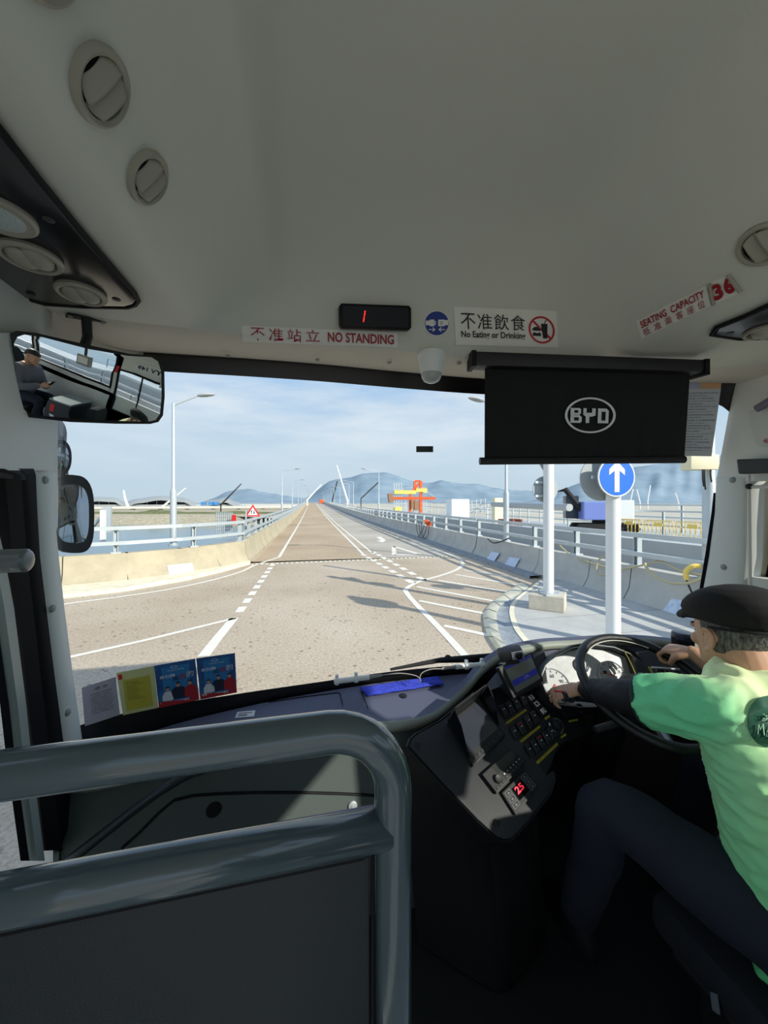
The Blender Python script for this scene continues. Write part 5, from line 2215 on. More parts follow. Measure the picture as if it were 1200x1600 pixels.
for px, py in ((652, 1164), (774, 1287)):
    b = MB()
    b.lathe(PC.pt(px, py, .006), PC.n, [(.010, 0), (.010, .002), (.008, .003)], 16)
    b.build('plate_plug', M_bplast, console)


def qf(q, off, plane=None): return quadmap(plane or PC, q, off)


def monitor():
    root = thing('hooded_monitor', 'small dark screen in a folding black hood on the lower console', 'monitor', PC.pt(740, 1150))
    f = qf(((697, 1132), (746, 1094), (787, 1152), (736, 1201)), .006)
    b = MB()
    b.slab(f, 0, 0, 1, 1, .014)
    b.build('bezel', M_bplast, root, bevel=.003, smooth=0)
    b = MB()
    b.sheet(f, .10, .22, .93, .93, 1, 1, .0148)
    b.build('screen', mat('dark_screen', (58, 62, 74), .14, coat=.8), root, smooth=0)
    b = MB()
    for i in range(8):
        b.slab(lambda u, v, l=0: f(u, v, l + .014), .10 + i * .105, .06, .17 + i * .105, .13, .002)
    o = b.build('buttons', M_bplast2, root, smooth=0)
    # hood: two side flaps and a rear one standing up from the bezel
    b = MB()
    b.prism([f(.0, .16, .014), f(.0, 1.0, .014), f(-.05, 1.03, .105), f(-.03, .72, .085)], (f(.02, 0, 0) - f(0, 0, 0)))
    b.build('hood_flap', M_glossblack, root, smooth=0)
    b = MB()
    b.prism([f(1.0, .24, .014), f(1.0, 1.0, .014), f(1.04, 1.03, .100), f(1.02, .76, .085)], (f(.0, 0, 0) - f(.02, 0, 0)))
    b.build('hood_flap', M_glossblack, root, smooth=0)
    b = MB()
    b.prism([f(0, 1.0, .014), f(1, 1.0, .014), f(1.04, 1.06, .085), f(-.05, 1.06, .085)], (f(0, .03, 0) - f(0, 0, 0)))
    b.build('hood_flap', M_bplast, root, smooth=0)


monitor()


def radio():
    root = thing('radio', 'black car radio with display and round knob in the lower console', 'radio', PC.pt(785, 1208))
    f = qf(((749, 1213), (793, 1174), (820, 1192), (772, 1243)), .006)
    b = MB()
    b.slab(f, 0, 0, 1, 1, .016)
    b.build('case', M_bplast, root, bevel=.003, smooth=0)
    b = MB()
    b.sheet(f, .30, .50, .92, .92, 1, 1, .0166)
    b.build('display', mat('radio_display', (58, 60, 58), .12), root, smooth=0)
    c = f(.20, .38, .016)
    b = MB()
    b.lathe(c, PC.n, [(.0125, 0), (.0125, .008), (.010, .011), (.004, .010)], 20)
    b.build('knob', M_bplast2, root)
    b = MB()
    g = lambda u, v, l=0: f(u, v, l + .016)
    for i in range(6):
        b.slab(g, .36 + i * .10, .28, .435 + i * .10, .40, .002)
        b.slab(g, .36 + i * .10, .10, .435 + i * .10, .22, .002)
    for i in range(3):
        b.slab(g, .06 + i * .09, .08, .12 + i * .09, .18, .002)
    b.build('buttons', M_bplast2, root, smooth=0)
    b = MB()
    for i in range(6):
        b.text(str(i + 1), g, .385 + i * .10, .31, .41 + i * .10, .37, .0026)
    b.build('print', M_paper, root, smooth=0)


radio()


def heater():
    root = thing('heater_control', 'black heater control panel with red digits at the bottom of the console', 'control panel', PC.pt(808, 1240))
    f = qf(((780, 1241), (816, 1206), (839, 1231), (802, 1276)), .006)
    b = MB()
    b.slab(f, 0, 0, 1, 1, .012)
    b.build('case', M_bplast, root, bevel=.003, smooth=0)
    g = lambda u, v, l=0: f(u, v, l + .012)
    b = MB()
    b.sheet(g, .30, .24, .70, .80, 1, 1, .0006)
    b.build('display', mat('heater_display', (8, 4, 6), .15), root, smooth=0)
    b = MB()
    b.text('25', g, .36, .44, .64, .76, .0014, .03)
    b.build('digits', mat('red_digits', (235, 60, 80), .5, emit=(235, 50, 70), estr=.8), root, smooth=0)
    for u0 in (.06, .74):
        b = MB()
        for i in range(3):
            y = .14 + i * .27
            for (a, c, d, e) in ((u0, y, u0 + .2, y + .015), (u0, y + .2, u0 + .2, y + .215), (u0, y, u0 + .012, y + .215), (u0 + .19, y, u0 + .2, y + .215)):
                b.sheet(g, a, c, d, e, 1, 1, .0008)
            b.poly(g, [(u0 + .06, y + .07), (u0 + .14, y + .07), (u0 + .10, y + .15)], .0008)
        b.build('key_outline', mat('key_grey', (130, 132, 136), .5), root, smooth=0)


heater()

# ---- console, upper switch panel
a_ = PC.pt(750, 1086)
c_ = PC.pt(850, 1214)
PS = Plane(a_, c_, at_d(905, 1150, 1.42))
SP = [(752, 1086), (778, 1072), (800, 1088), (838, 1066), (850, 1066), (876, 1098), (905, 1112), (914, 1122), (917, 1140), (908, 1150), (880, 1160), (868, 1176), (862, 1196), (851, 1213), (820, 1172), (786, 1128)]
b = MB()
top = [PS.pt(x, y) for x, y in SP]
b.prism(top, PS.n * -.05)
swp = b.build('switch_panel', mat('switch_plate', (24, 25, 28), .5), console, bevel=.004, smooth=30)
def onS(px, py, o=0): return PS.pt(px, py, o)
# recess wall behind the tablet
b = MB()
b.prism([at_d(x, y, d) for x, y, d in ((748, 1086, 1.47), (775, 1052, 1.53), (800, 1025, 1.60), (850, 1016, 1.62), (862, 1060, 1.58), (848, 1070, 1.50), (800, 1090, 1.47), (778, 1074, 1.46))], Vector((0, .05, -.05)))
b.build('recess', M_bplast, console, smooth=0)
M_strip = mat('yellow_label', (168, 158, 44), .6)
for q in (((787, 1131), (821, 1108), (823, 1110.5), (789, 1134)), ((809, 1160), (842.5, 1133.5), (844.5, 1136.5), (811, 1163.5)), ((837, 1191), (870, 1160), (872, 1164), (839.5, 1195)), ((850, 1122), (858, 1117), (860, 1120), (852, 1125.5)), ((875, 1151.5), (883, 1146), (885, 1149), (877, 1154)), ((888, 1126), (902, 1123.5), (903.5, 1126), (889, 1129))):
    f = quadmap(PS, q, .0015)
    b = MB()
    b.sheet(f)
    b.build('yellow_strip', M_strip, swp, smooth=0)
    b = MB()
    if q[1][0] - q[0][0] > 20:
        b.text('禁止 總制 SWITCH', f, .1, .25, .9, .75, .0008)
        b.build('strip_print', M_blackink, swp, smooth=0)


def switch(px, py, L_=(11, 19), W=(8, -5.5), red=False, icon=True):
    q = ((px - L_[0] / 2 - W[0] / 2 + 0, py - L_[1] / 2 - W[1] / 2), (px - L_[0] / 2 + W[0] / 2, py - L_[1] / 2 + W[1] / 2), (px + L_[0] / 2 + W[0] / 2, py + L_[1] / 2 + W[1] / 2), (px + L_[0] / 2 - W[0] / 2, py + L_[1] / 2 - W[1] / 2))
    f = quadmap(PS, q, .0)
    b = MB()
    rows = []
    for v, h in ((0, .002), (.04, .010), (.25, .0135), (.5, .0125), (.75, .0145), (.96, .012), (1, .002)):
        rows.append([f(.06, v, 0), f(.06, v, h * .8), f(.14, v, h), f(.86, v, h), f(.94, v, h * .8), f(.94, v, 0)])
    b.grid(rows)
    o = b.build('rocker_switch', mat('switch_black', (30, 31, 35), .35), swp, smooth=40)
    b = MB()
    b.sheet(f, .35, .55, .65, .60, 1, 1, .0150)
    b.build('switch_mark', M_paper, o, smooth=0)
    if red:
        b = MB()
        b.sheet(f, .2, .72, .8, .92, 1, 1, .0152)
        b.build('red_lens', mat('red_lens', (120, 26, 26), .3), o, smooth=0)


for k, (px, py) in enumerate(((786, 1112), (796, 1107), (806, 1100), (816, 1094))):
    switch(px, py)
for px, py, rd in ((803, 1146, 0), (813.5, 1139, 1), (825, 1129, 0), (834, 1122, 0)):
    switch(px, py, red=rd)
for px, py, rd in ((826, 1174, 0), (835, 1167.5, 0), (844, 1160.5, 1), (852.5, 1153, 0), (860.5, 1146, 0)):
    switch(px, py, red=rd)
# gear selector pad
f = quadmap(PS, ((818, 1089), (828.5, 1082), (857, 1113), (846.5, 1122)), .0)
b = MB()
b.slab(f, 0, 0, 1, 1, .008)
gp = b.build('gear_pad', M_bplast, console, bevel=.002, smooth=0)
b = MB()
for v, ch in ((.80, 'N'), (.50, 'D'), (.16, 'R')):
    b.text(ch, f, .3, v - .09, .75, v + .09, .009, .02)
    b.ring(f, .52, v, .36, .14, .05, .02, .0088, 4, 45, 405)
b.build('gear_letters', M_paper, gp, smooth=0)
c = onS(868, 1134.5, .0)
b = MB()
b.lathe(c, PS.n, [(.030, 0), (.030, .006), (.027, .010), (.022, .007)], 30)
b.build('rotary_ring', mat('chrome_ring', (150, 152, 156), .2, metal=.9), swp)
b = MB()
b.lathe(c, PS.n, [(.021, .0), (.021, .012), (.018, .020), (.010, .024), (.003, .025)], 26)
b.build('rotary_knob', M_bplast, swp)
f = quadmap(PS, ((873, 1112), (905, 1102), (909, 1117), (880, 1124)), .01)
b = MB()
b.slab(f, 0, 0, 1, 1, .012)
b.build('key_module', M_bplast, swp, bevel=.004, smooth=0)
c = f(.78, .5, .012)
b = MB()
b.lathe(c, PS.n, [(.017, 0), (.017, .010), (.013, .013), (.011, .006)], 20)
b.build('key_barrel', M_bplast2, swp)

# ---- tablet and the driver watching camera
PT = Plane(at_d(779, 1043, 1.40), at_d(831, 1019, 1.47), at_d(803, 1091, 1.37))
f = quadmap(PT, ((779, 1043.5), (831, 1018.5), (850, 1064), (803, 1092)), 0)
root = thing('tablet', 'tablet screen with a blue bar on a bracket above the console switches', 'screen', PT.pt(815, 1055))
b = MB()
b.slab(lambda u, v, l=0: f(u, v, -.024 + l), 0, 0, 1, 1, .024)
b.build('case', M_bplast, root, bevel=.004, smooth=0)
b = MB()
b.sheet(f, .13, .12, .93, .95, 1, 1, .0006)
b.build('glass', mat('tablet_glass', (78, 82, 82), .12, emit=(60, 64, 62), estr=.25), root, smooth=0)
b = MB()
b.sheet(f, .15, .30, .92, .48, 1, 1, .0012)
b.sheet(f, .15, .86, .92, .94, 1, 1, .0012)
b.build('blue_bar', mat('tablet_blue', (28, 36, 110), .3, emit=(28, 36, 120), estr=.3), root, smooth=0)
b = MB()
b.text('OK', f, .50, .34, .66, .45, .0018)
b.build('screen_text', mat('tablet_text', (150, 156, 190), .4), root, smooth=0)
b = MB()
c = f(.5, .5, -.03)
b.tube([c, c + Vector((0, .05, -.06)), c + Vector((-.01, .07, -.13))], .014, 8)
b.build('bracket', M_bplast, root)
cc = at_d(797, 1021, 1.43)
root = thing('driver_camera', 'small black box camera with a round lens on top of the dashboard ridge', 'camera', cc)
M = frame(cc, _c * Vector((1, 0, 0)) - _s * Vector((0, 1, 0)) + Vector((0, 0, .18)), Vector((.25, 1, 0)))
M = frame(cc, (.93, -.30, .22), (.25, .95, .1))
b = MB()
b.box((0, 0, 0), (.092, .05, .040), M)
b.build('case', M_bplast, root, bevel=.010, smooth=40)
b = MB()
b.box((.022, -.0255, .002), (.044, .004, .030), M)
b.build('face', mat('camera_face', (150, 154, 160), .15, metal=.5), root, bevel=.001, smooth=0)
b = MB()
b.lathe(M @ Vector((.026, -.027, .002)), M.to_3x3() @ Vector((0, -1, 0)), [(.014, 0), (.014, .003), (.010, .004), (.009, .002)], 24)
b.build('lens', M_glossblack, root)
b = MB()
b.box((0, .0, -.026), (.05, .04, .016), M)
b.build('foot', M_bplast, root, smooth=0)

# ---- instrument cluster
PK = Plane(at_d(850, 1060, 1.55), at_d(985, 1040, 1.60), at_d(900, 1098, 1.50))
cl = thing('instrument_cluster', 'pale sunlit instrument cluster with round gauges behind the steering wheel', 'gauges', PK.pt(910, 1060))
KP = [(843, 1062), (850, 1044), (866, 1028), (890, 1017), (920, 1012), (952, 1016), (976, 1026), (990, 1042), (998, 1062), (1000, 1090), (960, 1102), (900, 1104), (866, 1100), (852, 1085)]
P = [PK.pt(x, y) for x, y in KP]
b = MB()
b.prism([p - PK.n * .012 for p in P], PK.n * .010)
b.build('dial_plate', mat('dial_glare', (222, 226, 230), .3, var=.25, vscale=20), cl, smooth=0)  # whitish plate colour carries the sun glare
b = MB()
Q = [PK.pt(x, y) for x, y in KP]
kc = sum(Q, Vector()) / len(Q)
b.rings([[p - PK.n * .01 for p in Q], [kc + (p - kc) * 1.03 + PK.n * .03 for p in Q], [kc + (p - kc) * 1.09 + PK.n * .05 for p in Q], [kc + (p - kc) * 1.16 + PK.n * .03 for p in Q], [kc + (p - kc) * 1.2 - PK.n * .05 for p in Q]], caps=False)
b.build('hood', M_bplast, cl, smooth=60)
b = MB()
b.tube([kc + (p - kc) * 1.04 + PK.n * .033 for p in Q[:10]], .003, 6)
b.build('bright_rim', M_galv, cl)


def gauge(px, py, r, nm, needle, nums):
    c = PK.pt(px, py, .0)
    x = PK.pt(px + 10, py - 1.0, 0) - c
    f = facing(c, r, PK.n)
    b = MB()
    b.lathe(c, PK.n, [(r, 0), (r, .006), (r * .94, .008), (r * .92, .002)], 36)
    o = b.build('gauge_ring', mat('gauge_silver', (214, 218, 220), .25, metal=.5), cl)
    b = MB()
    b.disc(f, 0, 0, .93, .93, .004, 32)
    b.build('gauge_face', mat('gauge_face', (196, 200, 204), .35), o, smooth=0)
    b = MB()
    for i in range(11):
        a = R(220 - 26 * i)
        w = .02
        d = Vector((math.cos(a), math.sin(a)))
        n = Vector((-d.y, d.x)) * w
        b.poly(f, [tuple(d * .75 + n), tuple(d * .75 - n), tuple(d * .88 - n), tuple(d * .88 + n)], .0055)
    for i, t in enumerate(nums):
        a = R(220 - 65 * i)
        b.text(t, f, .55 * math.cos(a) - .13, .55 * math.sin(a) - .1, .55 * math.cos(a) + .13, .55 * math.sin(a) + .1, .0055)
    b.build('scale', M_blackink, o, smooth=0)
    b = MB()
    a = R(needle)
    d = Vector((math.cos(a), math.sin(a)))
    n = Vector((-d.y, d.x)) * .05
    b.poly(f, [tuple(n - d * .1), tuple(-n - d * .1), tuple(d * .8)], .0075)
    b.build('needle', M_signred, o, smooth=0)


gauge(866, 1072, .068, 'speed', 225, ['0', '20', '60', '90', '120'])
gauge(957, 1056, .060, 'power', 160, ['0', '1', '2', '3', '4'])
gauge(908, 1040, .030, 'charge', 100, ['E', 'F'])

# ---- right end of the dashboard: upper pod, switches, small round fan
b = MB()
b.prism([at_d(x, y, d) for x, y, d in ((985, 1020, 1.60), (1060, 1010, 1.58), (1160, 1020, 1.50), (1160, 1120, 1.40), (1075, 1100, 1.42), (1010, 1090, 1.48), (1000, 1060, 1.53))], Vector((0, .06, -.04)))
b.build('right_pod', mat('pod_grey', (52, 54, 58), .5), dash, bevel=.006, smooth=30)
b = MB()
pd = Plane(at_d(1060, 1010, 1.57), at_d(1160, 1020, 1.49), at_d(1075, 1100, 1.41))
for i in range(3):
    x = 1024 + i * 13
    b.prism([at_d(x, 1046 + i, 1.46), at_d(x + 11, 1046 + i, 1.455), at_d(x + 11, 1062 + i, 1.43), at_d(x, 1062 + i, 1.435)], Vector((0, -.008, .008)))
b.build('pod_switches', M_bplast2, dash, smooth=0)
b = MB()
b.tube([at_d(1018, 1043, 1.455), at_d(1062, 1046, 1.44)], .004, 6)
b.build('pod_chrome', M_galv, dash)
b = MB()
b.tube([at_d(1014, 1042, 1.45), at_d(1023, 1058, 1.42)], .005, 4)
tag(b.build('yellow_tag', MATS['yellow_label']), 'small yellow tag strip stuck beside the cluster hood', 'label')
c = at_d(1067, 996, 1.55)
root = thing('dash_bottle', 'dark round lidded pot standing on the dashboard beyond the driver hand', 'pot', c)
b = MB()
b.lathe(c + Vector((0, 0, -.045)), (0, 0, 1), [(.034, 0), (.038, .006), (.040, .04), (.041, .042)], 24)
b.build('body', M_bplast, root)
b = MB()
b.lathe(c + Vector((0, 0, -.003)), (0, 0, 1), [(.041, 0), (.042, .004), (.040, .020), (.034, .026), (.01, .028)], 24)
b.build('lid', mat('pot_lid', (40, 50, 74), .2), root)
b = MB()
b.tube(smooth_path([at_d(974, 1015, 1.52), at_d(985, 1035, 1.47), at_d(996, 1060, 1.42)], 4), .002, 6)
tag(b.build('thin_cord', M_strip), 'thin yellow cord hanging in front of the instrument cluster', 'cord')

# ---- steering wheel
WC = Vector((1.2, 1.087, 1.600))
tilt, yaw, WR = 1.10, -.12, .235
WN = Vector((math.sin(yaw) * math.cos(tilt), -math.cos(yaw) * math.cos(tilt), math.sin(tilt)))
wx = WN.cross(Vector((0, 0, 1))).normalized()
wy = WN.cross(wx)
if wy.z < 0:
    wy = -wy
if wx.x < 0:
    wx = -wx
wp = lambda a, r=WR, h=0: WC + wx * (math.cos(a) * r) + wy * (math.sin(a) * r) + WN * h
wheel = thing('steering_wheel', 'large black leather steering wheel in the driver hands', 'steering wheel', WC)
b = MB()
b.tube([wp(2 * math.pi * i / 72, WR - .016) for i in range(72)], .0165, 14, close=True)
b.build('rim', mat('wheel_leather', (18, 19, 21), .38, bump=.2, bscale=400), wheel, smooth=180)
b = MB()
for i in range(40):
    a = R(52 + i * 1.9)
    c = wp(a, WR - .033, .004)
    b.box(c, (.006, .003, .003))
b.build('stitching', M_paper, wheel, smooth=0)
b = MB()
b.lathe(WC - WN * .06, WN, [(.04, -.03), (.075, 0), (.08, .02), (.07, .035), (.03, .042)], 28)
b.build('hub', M_bplast, wheel)
for a in (R(200), R(-20), R(250), R(290)):
    b = MB()
    b.tube([wp(a, .05, -.045), wp(a, .13, -.035), wp(a, WR - .02, -.004)], [.022, .018, .013], 8)
    b.build('spoke', mat('spoke_metal', (120, 124, 124), .35, metal=.6) if a > 4 else M_bplast, wheel)
b = MB()
b.tube([WC - WN * .07, WC - WN * .20 + Vector((0, .06, 0)), WC + Vector((0, .30, -.62))], [.05, .06, .07], 14)
tag(b.build('steering_column', M_bplast), 'dark steering column shroud beneath the wheel', 'column')
sl = at_d(882, 1088, 1.40)
root = thing('stalk_switch', 'black indicator stalk with a ringed tip behind the left of the wheel', 'stalk', sl)
b = MB()
s0 = WC - WN * .13 + Vector((-.04, .05, 0))
b.tube([s0, s0.lerp(sl, .6), sl], [.009, .010, .015], 10)
b.build('lever', M_bplast, root)
b = MB()
d = (sl - s0).normalized()
b.tube([sl - d * .03, sl - d * .02], .019, 12)
b.tube([sl - d * .008, sl + d * .008], .018, 12)
b.build('ring', M_bplast2, root)
b = MB()
b.tube([sl + d * .006 + Vector((0, 0, .016)), sl + d * .012 + Vector((-.03, 0, .022))], .003, 6)
b.build('red_mark', M_signred, root)
b = MB()
b.tube([at_d(930, 1140, 1.33), at_d(1000, 1120, 1.36)], .012, 8)
tag(b.build('column_lever', M_bplast2), 'short grey lever under the steering wheel rim', 'lever')

# ---- partition rail in front of the front seat
YRAIL = .478
M_rail = mat('rail_grey_green', (78, 94, 100), .2, coat=.8, var=.06, vscale=4)
M_pad = mat('partition_panel', (24, 34, 39), .5, bump=.12, bscale=300)
rail = thing('partition', 'grey tubular partition with padded panel before the front seat', 'partition', (-.2, YRAIL, 1.05))
ry_ = lambda px, py: at_y(px, py, YRAIL)
tr = .0245
cn = ry_(614, 1200)
xpost = cn.x
ztop = ry_(450, 1152).z
rc = .085
pts = [Vector((XL + .02, YRAIL, ztop)), Vector((-.3, YRAIL, ztop)), Vector((xpost - rc, YRAIL, ztop))]
for k in range(1, 9):
    a = math.pi / 2 * k / 8
    pts.append(Vector((xpost - rc + rc * math.sin(a), YRAIL, ztop - rc + rc * math.cos(a))))
pts += [Vector((xpost, YRAIL, 1.7)), Vector((xpost, YRAIL, 1.05))]
b = MB()
b.tube(pts, tr, 24)
b.build('top_rail', M_rail, rail, smooth=180)
z2 = ry_(560, 1300).z
b = MB()
b.tube([Vector((XL + .02, YRAIL, z2)), Vector((xpost - .005, YRAIL, z2))], tr * 1.02, 24)
b.build('cross_rail', M_rail, rail, smooth=180)
b = MB()
zp = ry_(560, 1335).z
b.box(((XL + .02 + xpost - .032) / 2, YRAIL + .004, (zp + 1.10) / 2), (xpost - .032 - XL - .02, .022, zp - 1.10))
b.build('panel', M_pad, rail, bevel=.006, smooth=40)
b = MB()
b.tube([Vector((XL + .02, YRAIL - .006, zp + .002)), Vector((xpost - .04, YRAIL - .006, zp + .002))], .004, 8)
b.tube([Vector((xpost - .028, YRAIL - .004, zp)), Vector((xpost - .028, YRAIL - .004, 1.1))], .003, 8)
b.build('panel_edge', M_seal, rail)
b = MB()
b.lathe((xpost, YRAIL, 1.05), (0, 0, 1), [(.05, 0), (.05, .006), (.03, .012)], 20)
b.lathe((XL, YRAIL, ztop), (1, 0, 0), [(.045, 0), (.045, .008), (.03, .014)], 20)
b.build('flange', M_rail, rail)
# diagonal grab bar by the steps
b = MB()
b.tube(smooth_path([at_d(100, 1352, .98), at_d(140, 1320, 1.0), at_d(230, 1250, 1.06), at_d(285, 1215, 1.10), at_d(310, 1205, 1.16), at_d(316, 1204, 1.2)], 4), .013, 12)
tag(b.build('grab_bar', mat('grab_dark', (40, 48, 50), .35)), 'slanting dark grab bar between the rails in front of the dashboard', 'bar')
# ================================================================== people
def remesh(b, name, m, parent, voxel, smooth=4, shade=180, wrinkle=None):
    bm = b.bm
    bmesh.ops.recalc_face_normals(bm, faces=bm.faces)
    bmesh.ops.triangulate(bm, faces=bm.faces)
    me = bpy.data.meshes.new('shape')
    bm.to_mesh(me)
    bm.free()
    ob = bpy.data.objects.new('shape', me)
    COL.objects.link(ob)
    md = ob.modifiers.new('r', 'REMESH')
    md.mode = 'VOXEL'
    md.voxel_size = voxel
    md.adaptivity = 0
    if smooth:
        s = ob.modifiers.new('s', 'SMOOTH')
        s.factor = .5
        s.iterations = smooth
    dg = bpy.context.evaluated_depsgraph_get()
    out = bpy.data.meshes.new_from_object(ob.evaluated_get(dg))
    bpy.data.objects.remove(ob)
    bpy.data.meshes.remove(me)
    if wrinkle:
        ns = [v.normal.copy() for v in out.vertices]
        for v, n in zip(out.vertices, ns):
            v.co += n * wrinkle(v.co)
    out.materials.clear()
    out.materials.append(m)
    for p in out.polygons:
        p.use_smooth = True
    o = bpy.data.objects.new(name, out)
    out.name = name
    COL.objects.link(o)
    if parent is not None:
        o.parent = parent
        o.matrix_parent_inverse = parent.matrix_basis.inverted()
    return o


def limb(b, pts, rad, seg=16):
    """closed tapering limb with rounded ends"""
    P = [Vector(p) for p in pts]
    n = len(P)
    P2, R2 = [], []
    for i in range(n - 1):
        for k in range(4):
            t = k / 4
            p0, p1, p2, p3 = P[max(i - 1, 0)], P[i], P[i + 1], P[min(i + 2, n - 1)]
            P2.append(.5 * ((2 * p1) + (p2 - p0) * t + (2 * p0 - 5 * p1 + 4 * p2 - p3) * t * t + (3 * p1 - p0 - 3 * p2 + p3) * t ** 3))
            R2.append(rad[i] + (rad[i + 1] - rad[i]) * t)
    P2.append(P[-1])
    R2.append(rad[-1])
    d0 = (P2[0] - P2[1]).normalized()
    d1 = (P2[-1] - P2[-2]).normalized()
    pre = [(P2[0] + d0 * R2[0] * a, R2[0] * c) for a, c in ((.95, .25), (.7, .7))]
    post = [(P2[-1] + d1 * R2[-1] * a, R2[-1] * c) for a, c in ((.7, .7), (.95, .25))]
    allp = pre + list(zip(P2, R2)) + post
    b.tube([p for p, r in allp], [r for p, r in allp], seg)


def oval_rings(b, data, seg=28):
    rr = []
    for c, rx, ry in data:
        c = Vector(c)
        rr.append([c + Vector((rx * math.cos(2 * math.pi * k / seg), ry * math.sin(2 * math.pi * k / seg) * (1 if math.sin(2 * math.pi * k / seg) > 0 else .92), 0)) for k in range(seg)])
    b.rings(rr)


HEAD = [(-.004, .018, .080, .045), (.004, .034, .090, .015), (.022, .050, .094, -.020), (.045, .058, .094, -.045), (.07, .064, .094, -.070), (.10, .070, .094, -.088), (.13, .074, .095, -.098), (.155, .075, .094, -.102), (.18, .073, .090, -.100), (.205, .064, .076, -.088), (.222, .048, .055, -.066), (.232, .028, .030, -.038)]


def head_ring(z, w, f, bk, s=1.0, seg=28, dz=0):
    cy, ry = (f + bk) / 2, (f - bk) / 2
    return [Vector((w * s * math.cos(2 * math.pi * k / seg), cy + ry * s * math.sin(2 * math.pi * k / seg), z + dz)) for k in range(seg)]


def add_head(b, M):
    b.rings([[M @ p for p in head_ring(*h)] for h in HEAD])
    b.rings([[M @ Vector(p) for p in ring] for ring in (
        [(-.007, .088, .118), (.007, .088, .118), (.007, .100, .120), (-.007, .100, .120)],
        [(-.010, .086, .095), (.010, .086, .095), (.009, .106, .092), (-.009, .106, .092)],
        [(-.017, .084, .076), (.017, .084, .076), (.012, .112, .076), (-.012, .112, .076)],
        [(-.013, .086, .066), (.013, .086, .066), (.008, .108, .066), (-.008, .108, .066)])])
    M3 = M.to_3x3()
    b.ball(M @ Vector((0, .090, .048)), (.022, .010, .0055), M3)
    b.ball(M @ Vector((0, .089, .038)), (.019, .010, .006), M3)
    b.ball(M @ Vector((0, .082, .012)), (.020, .016, .014), M3)
    for sx in (-1, 1):
        b.ball(M @ Vector((sx * .032, .083, .123)), (.022, .013, .007), M3)
        b.ball(M @ Vector((sx * .038, .073, .085)), (.022, .020, .020), M3)
        # ear: rim, lobe and inner fold
        Me = M @ Matrix.Translation((sx * .074, -.006, .098)) @ Matrix.Rotation(sx * R(-11), 4, 'Z')
        pts = [(.004, .016, -.026), (.010, .004, -.032), (.014, -.010, -.022), (.016, -.019, -.002), (.017, -.020, .016), (.016, -.010, .029), (.011, .006, .030), (.006, .016, .018)]
        b.tube([Me @ Vector((sx * x, y, z)) for x, y, z in pts], [.0048, .006, .0055, .0048, .0048, .0048, .0048, .004], 8)
        b.ball(Me @ Vector((sx * .005, -.004, .0)), (.006, .017, .027), Me.to_3x3())


def add_hand(b, w, fwd, back, side, curl, spread=.0, thumb_in=.35, s=1.0, curls=None):
    """w wrist, fwd towards the knuckles, back of the hand normal, side = unit vector towards the thumb"""
    x = Vector(fwd).normalized()
    n = Vector(back)
    n = (n - x * n.dot(x)).normalized()
    sd = Vector(side)
    sd = (sd - x * sd.dot(x) - n * sd.dot(n)).normalized()
    w = Vector(w)
    L_ = lambda a, c, d: w + (x * a + sd * c + n * d) * s
    # palm
    rr = []
    for a, hw, hh, off in ((-.015, .024, .019, 0), (.01, .029, .018, 0), (.04, .038, .016, .001), (.07, .041, .014, .001), (.090, .040, .011, .0), (.098, .036, .007, -.001)):
        rr.append([L_(a, off + hw * math.cos(2 * math.pi * k / 16), hh * math.sin(2 * math.pi * k / 16)) for k in range(16)])
    b.rings(rr)
    F_ = [(.030, .070, .0088, .05), (.0105, .078, .0090, .015), (-.0105, .073, .0086, -.02), (-.030, .058, .0078, -.06)]
    for i, (o, ln, r, sp) in enumerate(F_):
        c = curl if curls is None else curls[i]
        p = Vector((.085, o, 0))
        d = 0.0
        pts = [p.copy()]
        for k, (fr, ca) in enumerate(((.45, .55), (.31, 1.0), (.24, .7))):
            d += c * ca
            st = Vector((math.cos(d), sp + spread * o * 8, -math.sin(d))).normalized() * ln * fr
            mid = p + st * .5
            p = p + st
            pts += [mid, p.copy()]
        limb(b, [L_(*q) for q in pts], [r * s, r * .98 * s, r * 1.02 * s, r * .9 * s, r * .94 * s, r * .82 * s, r * .72 * s], 10)
    t0, t1, t2, t3 = (.012, .022, -.004), (.045, .045, -.012), (.072, .052 - .02 * thumb_in, -.020 - .02 * thumb_in), (.094, .050 - .04 * thumb_in, -.030 - .03 * thumb_in)
    limb(b, [L_(*q) for q in (t0, t1, t2, t3)], [.015 * s, .0125 * s, .0105 * s, .0085 * s], 10)


M_skin = mat('skin', (206, 160, 130), .5, spec=.35, var=.10, vscale=18, bump=.04, bscale=300)
M_hair = mat('hair_grey', (32, 30, 30), .6, col2=(120, 118, 116), vscale=160, bump=.6, bscale=240, stretch=(1, 1, .25))
M_hairb = mat('hair_black', (18, 16, 16), .5, bump=.4, bscale=160)
M_cap = mat('cap_wool', (13, 13, 14), .85, bump=.25, bscale=500)
M_sleeve = mat('arm_sleeve', (12, 14, 20), .7)
M_trouser = mat('navy_trousers', (22, 28, 42), .85, bump=.1, bscale=200)


